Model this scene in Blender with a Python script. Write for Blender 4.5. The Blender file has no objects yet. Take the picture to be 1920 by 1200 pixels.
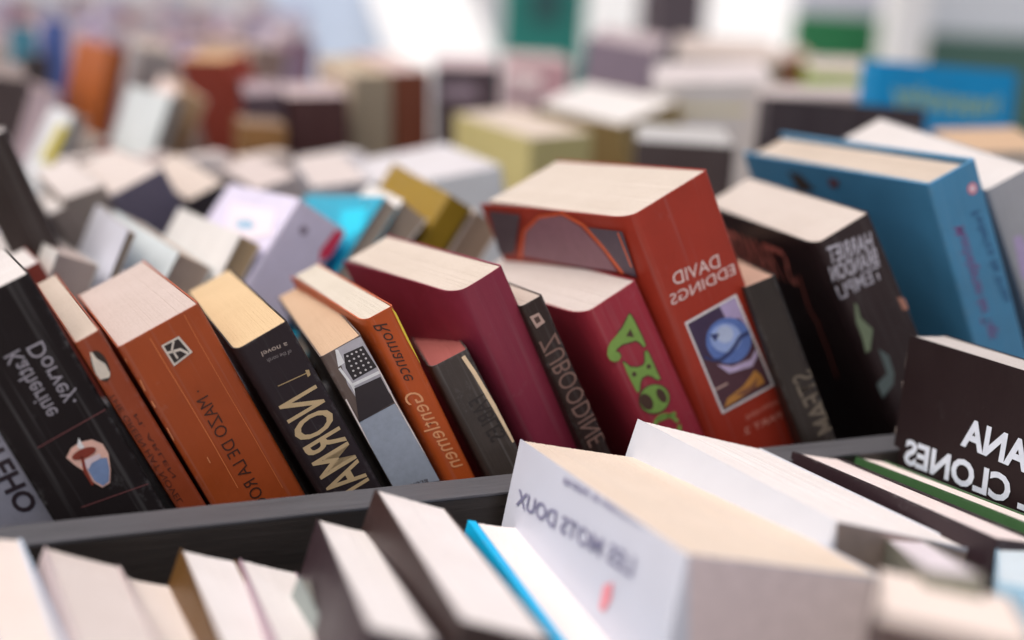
import bpy, bmesh, math, random
from mathutils import Matrix, Vector, Euler
from mathutils.geometry import tessellate_polygon

random.seed(7)
S = bpy.context.scene
C = S.collection
CM = 0.01
CAM_H = 1.09                       # eye height above the pavement (m)

# ------------------------------------------------------------------ camera
cam = bpy.data.cameras.new('camera')
cam.sensor_width = 36.0
cam.lens = 43.0
cam.clip_start = 0.01
cam.clip_end = 6000.0
cam.dof.use_dof = True
cam.dof.focus_distance = 0.407
cam.dof.aperture_fstop = 3.4
cam_o = bpy.data.objects.new('camera', cam)
C.objects.link(cam_o)
R3 = Matrix([[0.924375, 0.048268, -0.378419], [-0.378287, 0.244152, -0.89291], [0.049293, 0.968535, 0.243947]])
cam_o.matrix_world = Matrix.Translation((0, 0, CAM_H)) @ R3.to_4x4()
S.camera = cam_o

# ------------------------------------------------------------------ light
SUN_AZ, SUN_EL = math.radians(-104), math.radians(66)     # azimuth from +Y towards +X
world = bpy.data.worlds.new('World')
S.world = world
world.use_nodes = True
wn = world.node_tree
bg = wn.nodes['Background']
sky = wn.nodes.new('ShaderNodeTexSky')
sky.sky_type = 'NISHITA'
sky.sun_disc = False
sky.sun_elevation = SUN_EL
sky.sun_rotation = SUN_AZ
sky.air_density = 1.0
sky.dust_density = 8.0
sky.ozone_density = 0.3
wn.links.new(sky.outputs[0], bg.inputs[0])
bg.inputs[1].default_value = 0.10
sl = bpy.data.lights.new('sun', 'SUN')
sl.energy = 1.5
sl.angle = math.radians(65)
sl.color = (1.0, 0.975, 0.955)
so = bpy.data.objects.new('sun', sl)
C.objects.link(so)
sd = Vector((math.sin(SUN_AZ) * math.cos(SUN_EL), math.cos(SUN_AZ) * math.cos(SUN_EL), math.sin(SUN_EL)))
so.rotation_euler = sd.to_track_quat('Z', 'Y').to_euler()
so.location = (0, 0, 5)

S.view_settings.view_transform = 'Standard'
S.view_settings.look = 'None'
S.view_settings.gamma = 1.0
S.view_settings.use_curve_mapping = False
S.view_settings.exposure = 0.27
S.render.engine = 'CYCLES'
S.cycles.max_bounces = 8
S.cycles.use_denoising = True

# ------------------------------------------------------------------ materials
def lin(c):
    c /= 255.0
    return c / 12.92 if c <= 0.04045 else ((c + 0.055) / 1.055) ** 2.4

def rgb(t, f=1.0):
    return tuple(min(0.9, lin(v) * f) for v in t) + (1.0,)

MATS = {}
def node(nt, kind, **kw):
    n = nt.nodes.new(kind)
    for k, v in kw.items():
        n.inputs[k].default_value = v
    return n

def base_mat(key):
    m = bpy.data.materials.new(key)
    m.use_nodes = True
    return m, m.node_tree, m.node_tree.nodes['Principled BSDF']

def cover_mat(col, rough=0.42, wear=0.5, dims=(3, 11, 18), back=False, spec=0.4):
    """printed, slightly glossy board: mottling, scuffs, rubbed pale edges and spine creases"""
    key = 'cover %s %.2f %.2f %.2f %.2f %.2f' % ((col[:3], rough, wear) + tuple(dims))
    if key in MATS:
        return MATS[key]
    m, nt, p = base_mat(key)
    L = nt.links.new
    def math_(op, a, b=None, c=None, clamp=False):
        n = nt.nodes.new('ShaderNodeMath'); n.operation = op; n.use_clamp = clamp
        for i, v in enumerate((a, b, c)):
            if v is None: continue
            if isinstance(v, (int, float)): n.inputs[i].default_value = v
            else: L(v, n.inputs[i])
        return n.outputs[0]
    t_, w_, h_ = [d * CM for d in dims]
    tc = nt.nodes.new('ShaderNodeTexCoord')
    oi = nt.nodes.new('ShaderNodeObjectInfo')
    sh = nt.nodes.new('ShaderNodeVectorMath'); sh.operation = 'MULTIPLY_ADD'
    L(oi.outputs['Random'], sh.inputs[0]); sh.inputs[1].default_value = (3, 5, 7); L(tc.outputs['Object'], sh.inputs[2])
    V = sh.outputs[0]
    sx = nt.nodes.new('ShaderNodeSeparateXYZ'); L(tc.outputs['Object'], sx.inputs[0])
    n1 = node(nt, 'ShaderNodeTexNoise', Scale=55.0, Detail=6.0, Roughness=0.65); L(V, n1.inputs['Vector'])
    n2 = node(nt, 'ShaderNodeTexNoise', Scale=420.0, Detail=4.0, Roughness=0.7); L(V, n2.inputs['Vector'])
    n3 = node(nt, 'ShaderNodeTexNoise', Scale=90.0, Detail=3.0); L(V, n3.inputs['Vector'])
    mp = nt.nodes.new('ShaderNodeMapping'); mp.inputs['Scale'].default_value = (520, 60, 9); L(V, mp.inputs['Vector'])
    n4 = node(nt, 'ShaderNodeTexNoise', Scale=1.0, Detail=3.0, Roughness=0.6); L(mp.outputs[0], n4.inputs['Vector'])
    mix = nt.nodes.new('ShaderNodeMix'); mix.data_type = 'RGBA'
    mix.inputs['A'].default_value = tuple(c * (1 - 0.36 * wear) for c in col[:3]) + (1,)
    mix.inputs['B'].default_value = tuple(min(1, c * (1 + 0.24 * wear) + 0.004 * wear) for c in col[:3]) + (1,)
    L(n1.outputs['Fac'], mix.inputs['Factor'])
    fleck = math_('MULTIPLY', n2.outputs['Fac'], n3.outputs['Fac'])
    fleck = math_('MULTIPLY', math_('MULTIPLY_ADD', fleck, 9.0, -3.2, True), 0.35 * wear)
    # distance to the rims of the board (m)
    dx = math_('MINIMUM', sx.outputs[0], math_('SUBTRACT', t_, sx.outputs[0]))
    dy = math_('SUBTRACT', w_, sx.outputs[1]) if back else sx.outputs[1]
    dz = math_('SUBTRACT', h_, sx.outputs[2])
    e = 0.0011
    onspine = math_('MULTIPLY_ADD', dy, -900.0, 2.6, True)
    side = math_('MULTIPLY', math_('MULTIPLY_ADD', math_('ABSOLUTE', math_('SUBTRACT', dx, 0.0006)), -1 / e, 1.0, True), onspine)
    topr = math_('MULTIPLY_ADD', dz, -1 / 0.0009, 1.0, True)
    rim = math_('MAXIMUM', side, topr)
    rim = math_('MULTIPLY', rim, math_('MULTIPLY_ADD', n2.outputs['Fac'], 5.0, -2.2, True))
    rim = math_('MULTIPLY', rim, math_('MULTIPLY_ADD', n3.outputs['Fac'], 4.0, -1.5, True))
    crease = math_('MULTIPLY', math_('MULTIPLY_ADD', n4.outputs['Fac'], 9.0, -5.1, True), onspine)
    fac = math_('MAXIMUM', math_('MULTIPLY', rim, min(1, 0.95 * wear)), math_('MULTIPLY', crease, 0.38 * wear))
    fac = math_('MAXIMUM', fac, fleck)
    mix2 = nt.nodes.new('ShaderNodeMix'); mix2.data_type = 'RGBA'
    L(mix.outputs['Result'], mix2.inputs['A'])
    mix2.inputs['B'].default_value = tuple(c * 0.66 + 0.13 for c in col[:3]) + (1,)
    L(fac, mix2.inputs['Factor'])
    L(mix2.outputs['Result'], p.inputs['Base Color'])
    rr = nt.nodes.new('ShaderNodeMapRange')
    rr.inputs['To Min'].default_value = max(0.15, rough - 0.12); rr.inputs['To Max'].default_value = rough + 0.22
    L(n1.outputs['Fac'], rr.inputs['Value'])
    L(rr.outputs['Result'], p.inputs['Roughness'])
    hgt = math_('ADD', math_('MULTIPLY', n2.outputs['Fac'], 0.5), math_('ADD', math_('MULTIPLY', n4.outputs['Fac'], 1.4), n3.outputs['Fac']))
    b = node(nt, 'ShaderNodeBump', Strength=0.4 * max(.4, wear), Distance=0.0006)
    L(hgt, b.inputs['Height'])
    L(b.outputs[0], p.inputs['Normal'])
    p.inputs['Specular IOR Level'].default_value = spec
    MATS[key] = m
    return m

def page_mat(col):
    """trimmed page edges: fine lines running across the block, aged blotches"""
    key = 'pages %s' % (col[:3],)
    if key in MATS:
        return MATS[key]
    m, nt, p = base_mat(key)
    tc = nt.nodes.new('ShaderNodeTexCoord')
    mp = nt.nodes.new('ShaderNodeMapping'); mp.inputs['Scale'].default_value = (4200, 90, 90)
    nt.links.new(tc.outputs['Object'], mp.inputs['Vector'])
    n1 = node(nt, 'ShaderNodeTexNoise', Scale=1.0, Detail=3.0, Roughness=0.6)
    nt.links.new(mp.outputs[0], n1.inputs['Vector'])
    n2 = node(nt, 'ShaderNodeTexNoise', Scale=40.0, Detail=4.0)
    nt.links.new(tc.outputs['Object'], n2.inputs['Vector'])
    n5 = node(nt, 'ShaderNodeTexNoise', Scale=1300.0, Detail=3.0, Roughness=0.7)
    nt.links.new(tc.outputs['Object'], n5.inputs['Vector'])
    ad = nt.nodes.new('ShaderNodeMath'); ad.operation = 'MULTIPLY_ADD'
    nt.links.new(n2.outputs['Fac'], ad.inputs[0]); ad.inputs[1].default_value = 0.6
    hf = nt.nodes.new('ShaderNodeMath'); hf.operation = 'MULTIPLY'; hf.inputs[1].default_value = 0.45
    nt.links.new(n1.outputs['Fac'], hf.inputs[0]); nt.links.new(hf.outputs[0], ad.inputs[2])
    ad2 = nt.nodes.new('ShaderNodeMath'); ad2.operation = 'MULTIPLY_ADD'
    nt.links.new(n5.outputs['Fac'], ad2.inputs[0]); ad2.inputs[1].default_value = 1.3
    nt.links.new(ad.outputs[0], ad2.inputs[2])
    rp = nt.nodes.new('ShaderNodeMapRange')
    rp.inputs['From Min'].default_value = 0.75; rp.inputs['From Max'].default_value = 1.6
    nt.links.new(ad2.outputs[0], rp.inputs['Value'])
    mix = nt.nodes.new('ShaderNodeMix'); mix.data_type = 'RGBA'
    mix.inputs['A'].default_value = (col[0] * 0.86, col[1] * 0.83, col[2] * 0.80, 1)
    mix.inputs['B'].default_value = tuple(min(0.95, c * 1.07) for c in col[:3]) + (1,)
    nt.links.new(rp.outputs['Result'], mix.inputs['Factor'])
    nt.links.new(mix.outputs['Result'], p.inputs['Base Color'])
    p.inputs['Roughness'].default_value = 0.9
    p.inputs['Specular IOR Level'].default_value = 0.15
    b = node(nt, 'ShaderNodeBump', Strength=0.15, Distance=0.0003)
    nt.links.new(n1.outputs['Fac'], b.inputs['Height'])
    nt.links.new(b.outputs[0], p.inputs['Normal'])
    MATS[key] = m
    return m

def ink_mat(col):
    key = 'ink %s' % (col[:3],)
    if key in MATS:
        return MATS[key]
    m, nt, p = base_mat(key)
    tc = nt.nodes.new('ShaderNodeTexCoord')
    n1 = node(nt, 'ShaderNodeTexNoise', Scale=260.0, Detail=5.0, Roughness=0.7)
    nt.links.new(tc.outputs['Object'], n1.inputs['Vector'])
    mix = nt.nodes.new('ShaderNodeMix'); mix.data_type = 'RGBA'
    mix.inputs['A'].default_value = tuple(c * 0.72 for c in col[:3]) + (1,)
    mix.inputs['B'].default_value = tuple(min(1, c * 1.2) for c in col[:3]) + (1,)
    nt.links.new(n1.outputs['Fac'], mix.inputs['Factor'])
    nt.links.new(mix.outputs['Result'], p.inputs['Base Color'])
    p.inputs['Roughness'].default_value = 0.5
    MATS[key] = m
    return m

def plain_mat(key, col, rough=0.6, scale=12.0, amt=0.15, grain=None, bump=0.2):
    if key in MATS:
        return MATS[key]
    m, nt, p = base_mat(key)
    tc = nt.nodes.new('ShaderNodeTexCoord')
    mp = nt.nodes.new('ShaderNodeMapping')
    if grain:
        mp.inputs['Scale'].default_value = grain
    nt.links.new(tc.outputs['Object'], mp.inputs['Vector'])
    n1 = node(nt, 'ShaderNodeTexNoise', Scale=scale, Detail=7.0, Roughness=0.62)
    nt.links.new(mp.outputs[0], n1.inputs['Vector'])
    mix = nt.nodes.new('ShaderNodeMix'); mix.data_type = 'RGBA'
    mix.inputs['A'].default_value = tuple(c * (1 - amt) for c in col[:3]) + (1,)
    mix.inputs['B'].default_value = tuple(min(0.95, c * (1 + amt)) for c in col[:3]) + (1,)
    nt.links.new(n1.outputs['Fac'], mix.inputs['Factor'])
    nt.links.new(mix.outputs['Result'], p.inputs['Base Color'])
    p.inputs['Roughness'].default_value = rough
    b = node(nt, 'ShaderNodeBump', Strength=bump, Distance=0.001)
    nt.links.new(n1.outputs['Fac'], b.inputs['Height'])
    nt.links.new(b.outputs[0], p.inputs['Normal'])
    MATS[key] = m
    return m

# ------------------------------------------------------------------ object helpers
def link_mesh(name, bm, mat, parent=None, smooth=False):
    me = bpy.data.meshes.new(name)
    bm.to_mesh(me); bm.free()
    me.materials.append(mat)
    if smooth:
        for f in me.polygons:
            f.use_smooth = True
    o = bpy.data.objects.new(name, me)
    C.objects.link(o)
    if parent:
        o.parent = parent
    return o

def add_box(bm, x0, y0, z0, x1, y1, z1, bev=0.0):
    v = [bm.verts.new(p) for p in ((x0,y0,z0),(x1,y0,z0),(x1,y1,z0),(x0,y1,z0),(x0,y0,z1),(x1,y0,z1),(x1,y1,z1),(x0,y1,z1))]
    fs = [bm.faces.new([v[i] for i in q]) for q in ((3,2,1,0),(4,5,6,7),(0,1,5,4),(1,2,6,5),(2,3,7,6),(3,0,4,7))]
    if bev:
        es = {e for f in fs for e in f.edges}
        bmesh.ops.bevel(bm, geom=list(es), offset=bev, segments=2, affect='EDGES', profile=0.6)

def tag(o, label, cat, group=None, kind=None):
    if label: o['label'] = label
    if cat: o['category'] = cat
    if group: o['group'] = group
    if kind: o['kind'] = kind
    return o

def place(o, x, y, z, e=(0, 0, 0)):
    """x, y, z in cm measured from the camera position"""
    o.location = (x * CM, y * CM, CAM_H + z * CM)
    o.rotation_euler = e

# where each book stands: corner (cm, camera at the origin), turn (rad), thickness, depth, height (cm)
POSE = {
    'm0': (3.919, 38.952, -27.200, 0.1012, -0.4523, -0.1127, 2.433, 11.000, 18.015),
    'm1': (5.722, 36.440, -25.834, -0.1373, -0.4379, 0.1192, 3.025, 11.017, 18.195),
    'm2': (10.035, 37.714, -26.602, -0.0603, -0.4698, 0.1023, 0.852, 11.132, 18.208),
    'm3': (10.999, 37.533, -26.486, -0.0763, -0.4636, 0.0929, 2.819, 10.463, 17.753),
    'm4': (14.903, 36.754, -26.470, -0.0713, -0.4930, 0.0239, 1.933, 11.622, 17.739),
    'm5': (17.480, 36.592, -26.660, -0.0556, -0.4916, -0.0529, 1.533, 11.029, 17.431),
    'm6': (18.701, 36.884, -26.443, -0.0780, -0.4521, 0.0302, 1.157, 10.803, 18.122),
    'm7': (20.272, 35.031, -26.119, -0.1121, -0.4881, -0.1615, 1.476, 10.945, 16.137),
    'm8': (22.624, 37.924, -26.512, -0.0790, -0.4613, 0.1647, 2.031, 9.728, 19.174),
    'm9': (24.278, 36.453, -26.255, -0.0954, -0.4473, 0.0236, 0.921, 11.000, 18.193),
    'm10': (27.497, 37.289, -26.291, -0.0993, -0.4886, 0.1083, 2.502, 10.390, 18.091),
    'm11': (29.644, 37.385, -26.239, -0.1023, -0.4380, 0.1752, 3.903, 10.393, 21.488),
    'm12': (31.924, 33.764, -26.058, -0.1170, -0.4248, -0.3143, 1.305, 10.739, 18.159),
    'm13': (39.779, 36.523, -27.111, -0.0098, -0.5345, -0.1237, 2.491, 10.546, 22.138),
    'm14': (43.305, 36.550, -26.749, -0.0358, -0.4477, -0.0246, 2.376, 13.973, 23.354),
    'm15': (48.637, 36.944, -27.200, 0.0654, -0.5173, -0.2213, 2.119, 12.937, 24.408),
    'f0': (-4.985, 19.325, -30.644, -0.1300, 0.2523, 0.0559, 1.503, 11.003, 18.740),
    'f2': (-6.180, 18.942, -29.874, -0.1699, 0.4009, -0.0162, 2.085, 10.997, 18.705),
    'f3': (-2.702, 19.794, -30.582, -0.1359, 0.3298, -0.0253, 1.259, 10.996, 17.214),
    'f4': (-1.772, 20.787, -31.094, -0.0726, 0.3459, -0.0149, 1.639, 10.996, 17.733),
    'f5': (-0.697, 20.185, -30.432, -0.1340, 0.3441, -0.0911, 1.735, 10.989, 17.295),
    'f6': (0.174, 19.129, -31.183, -0.0827, 0.3621, -0.0619, 1.208, 10.205, 17.949),
    'f7': (0.566, 19.232, -29.725, -0.2115, 0.2942, -0.1999, 1.601, 11.000, 18.512),
    'f8': (2.267, 20.617, -30.321, -0.1327, 0.3245, -0.1595, 2.239, 10.892, 18.860),
    'f9': (8.381, 21.674, -31.576, -0.0381, 0.2062, -0.0924, 2.021, 10.999, 16.986),
    'f10': (10.303, 20.676, -29.906, -0.1176, 0.2036, -0.0920, 5.632, 11.797, 18.437),
    'f11': (14.588, 23.516, -30.426, -0.0311, 0.3050, 0.0769, 5.610, 9.759, 18.569),
    'f12': (21.722, 22.184, -30.695, -0.1221, 0.1929, -0.0948, 2.193, 10.745, 17.480),
    'f13': (24.718, 22.230, -30.862, -0.1147, 0.2085, -0.0563, 1.489, 10.987, 17.186),
    'f14': (29.575, 21.942, -31.703, -0.0504, 0.0554, -0.0170, 1.700, 12.000, 21.428),
    'f15': (14.313, 13.070, -28.921, -0.3262, -0.0205, -0.6047, 1.179, 10.859, 19.032),
    'f16': (19.195, 16.133, -30.259, -0.2424, -0.0705, -0.7770, 1.815, 8.942, 18.240),
    'f17': (8.667, 10.892, -30.379, -0.2899, 0.0357, -0.7273, 2.760, 6.731, 21.650),
    'r0': (6.101, 55.289, -26.238, -0.0942, -0.3780, 0.0347, 2.000, 11.000, 21.063),
    'r00': (6.812, 51.908, -26.542, -0.0656, -0.4447, 0.1408, 1.795, 11.120, 16.667),
    'r1': (-3.657, 51.150, -25.733, -0.0824, 0.3583, 0.0908, 1.759, 11.023, 16.258),
    'r2': (-2.343, 51.669, -26.401, -0.0645, 0.4021, 0.0221, 0.372, 11.011, 18.182),
    'r3': (-1.649, 51.676, -26.403, 0.0045, 0.4981, 0.1635, 1.668, 11.091, 17.890),
    'r4': (0.519, 51.191, -26.145, -0.0574, 0.5105, 0.0823, 1.028, 11.041, 18.547),
    'r5': (0.876, 50.900, -24.673, -0.1051, 0.6091, 0.0443, 2.749, 11.092, 19.842),
    'r6': (4.182, 50.318, -25.123, -0.1745, 0.6287, 0.0049, 0.881, 11.104, 20.804),
    'r7': (3.776, 54.423, -25.469, -0.0958, 0.6670, -0.1857, 1.464, 10.985, 21.410),
    'r8': (8.344, 54.706, -26.471, 0.0069, 0.5496, -0.0509, 1.396, 11.000, 21.122),
    'r9': (10.114, 53.787, -25.964, -0.0438, 0.5635, -0.0621, 1.551, 11.000, 19.814),
    's0': (9.359, 66.254, -26.552, -0.0654, -0.4466, 0.0487, 1.365, 11.005, 16.883),
    's1': (8.601, 67.636, -27.200, 0.0015, -0.3376, 0.1048, 2.236, 11.032, 17.606),
    's2': (13.308, 67.918, -27.034, -0.0168, -0.4662, 0.1493, 3.282, 11.043, 18.542),
    's3': (17.198, 68.737, -27.200, 0.0276, -0.4606, 0.0907, 2.267, 11.050, 18.311),
    's4': (18.534, 67.820, -26.994, -0.0197, -0.3213, 0.0305, 2.503, 11.019, 17.595),
    's5': (18.358, 68.212, -27.200, 0.0269, -0.1259, -0.1082, 3.265, 11.005, 17.166),
    's6': (23.714, 67.259, -26.955, -0.0177, -0.1983, -0.0830, 7.095, 14.073, 17.017),
    's8': (31.963, 67.072, -26.190, -0.0989, -0.3768, 0.0482, 1.377, 11.000, 17.685),
    's7': (36.619, 68.163, -27.184, 0.0147, 0.0025, -0.4910, 6.151, 10.974, 19.835),
    'm16': (50.221, 52.376, -27.200, 0.0294, -0.0909, -0.5952, 5.017, 11.830, 21.049),
    'b1': (3.329, 111.474, -26.811, 0.0237, 0.2468, 0.1925, 1.593, 11.017, 22.947),
    'b2': (-3.800, 88.352, -26.629, -0.0134, 0.4394, 0.1621, 1.029, 11.014, 20.318),
    'b2b': (-0.172, 91.013, -26.436, -0.0387, 0.3888, 0.0471, 0.974, 11.004, 17.576),
    'b4': (4.586, 90.429, -26.714, -0.0157, 0.3435, 0.1758, 0.959, 11.021, 20.944),
    'b4b': (4.109, 95.384, -26.342, 0.0296, 0.4009, 0.0210, 2.200, 11.007, 21.284),
    'b5': (24.658, 105.761, -26.701, -0.0480, -0.3234, 0.2488, 2.275, 10.955, 22.784),
    'b6': (19.620, 118.715, -26.824, 0.0672, 0.1062, 0.2971, 3.547, 11.062, 22.755),
    'b7a': (18.695, 95.421, -27.200, 0.0367, -0.0712, -0.1529, 2.923, 11.003, 20.152),
    'b7': (21.333, 95.286, -27.200, 0.0320, -0.0469, -0.1517, 4.810, 11.003, 20.035),
    'b7c': (14.542, 85.423, -26.707, -0.0338, 0.0382, -0.1365, 3.203, 10.999, 18.306),
    'b8': (27.825, 101.766, -27.200, 0.0824, -0.0418, 0.0235, 3.403, 11.014, 21.651),
    'b8b': (32.182, 102.264, -27.200, 0.0991, -0.0829, 0.0647, 3.249, 11.021, 21.966),
    'b9': (38.391, 111.137, -27.200, 0.0718, -0.0199, -0.3204, 6.005, 11.006, 21.998),
    'b10': (36.475, 83.172, -27.200, 0.0629, -0.0713, 0.1350, 5.543, 11.861, 18.488),
    'b11': (51.855, 89.159, -27.200, 0.0390, -0.3299, 0.1605, 6.025, 13.095, 20.026),
    'b13': (52.291, 91.730, -27.200, 0.0882, -0.0706, -0.5225, 9.760, 13.001, 22.239),
    'b14': (54.365, 118.608, -26.284, 0.1049, 0.1289, -0.6157, 7.126, 11.040, 24.553),
    'b15': (71.297, 124.693, -27.083, 0.1855, 0.0106, -0.4898, 11.053, 11.396, 23.772),
    'b15b': (90.964, 123.809, -27.200, 0.0707, -0.2308, -0.4895, 3.984, 10.983, 23.890),
    'b18': (80.920, 111.895, -27.200, 0.1178, -0.0198, -0.5510, 6.643, 10.989, 22.751),
    'b18b': (59.652, 88.276, -27.200, 0.2170, -0.0452, -0.4388, 9.390, 3.125, 22.279),
    'b16': (43.248, 63.902, -26.691, -0.0921, 0.0277, -0.3466, 10.098, 2.500, 22.420),
    'b17': (59.191, 73.873, -26.603, -0.0904, 0.0342, -0.1853, 12.154, 2.000, 24.591),
    'b20': (1.397, 126.019, -26.234, -0.0879, -0.0084, 0.0098, 2.293, 11.000, 22.661),
    'b21': (3.936, 127.955, -26.190, -0.0880, 0.0207, 0.0108, 2.087, 11.000, 23.279),
    'b22': (0.840, 110.162, -26.106, -0.0889, 0.0604, 0.0103, 1.987, 11.000, 20.738),
    'b23': (-2.860, 98.083, -26.926, 0.0535, 0.0982, 0.0227, 2.797, 11.006, 20.775),
    'b24': (-3.815, 96.472, -26.357, -0.0245, 0.3039, 0.0078, 1.959, 11.001, 20.354),
    'b25': (9.237, 119.542, -26.809, 0.0703, 0.1179, -0.0080, 3.320, 11.007, 22.239),
    'b26': (50.124, 122.760, -27.193, 0.0502, 0.0010, -0.3236, 6.453, 11.000, 22.328),
    'b27': (39.199, 101.481, -26.929, 0.0315, 0.0924, -0.4262, 2.934, 11.009, 21.264),
    's10': (5.935, 77.552, -26.680, -0.0879, -0.1664, 0.0113, 2.945, 6.000, 16.797),
    's11': (9.478, 77.547, -26.684, -0.0873, -0.1649, 0.0077, 3.033, 6.000, 16.836),
    's12': (12.992, 77.542, -26.688, -0.0865, -0.1638, 0.0031, 3.119, 6.000, 16.877),
    's13': (16.873, 77.537, -26.695, -0.0855, -0.1628, -0.0033, 3.212, 6.000, 16.924),
    's14': (21.652, 77.531, -26.704, -0.0839, -0.1622, -0.0127, 3.322, 6.000, 16.985),
}
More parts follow.
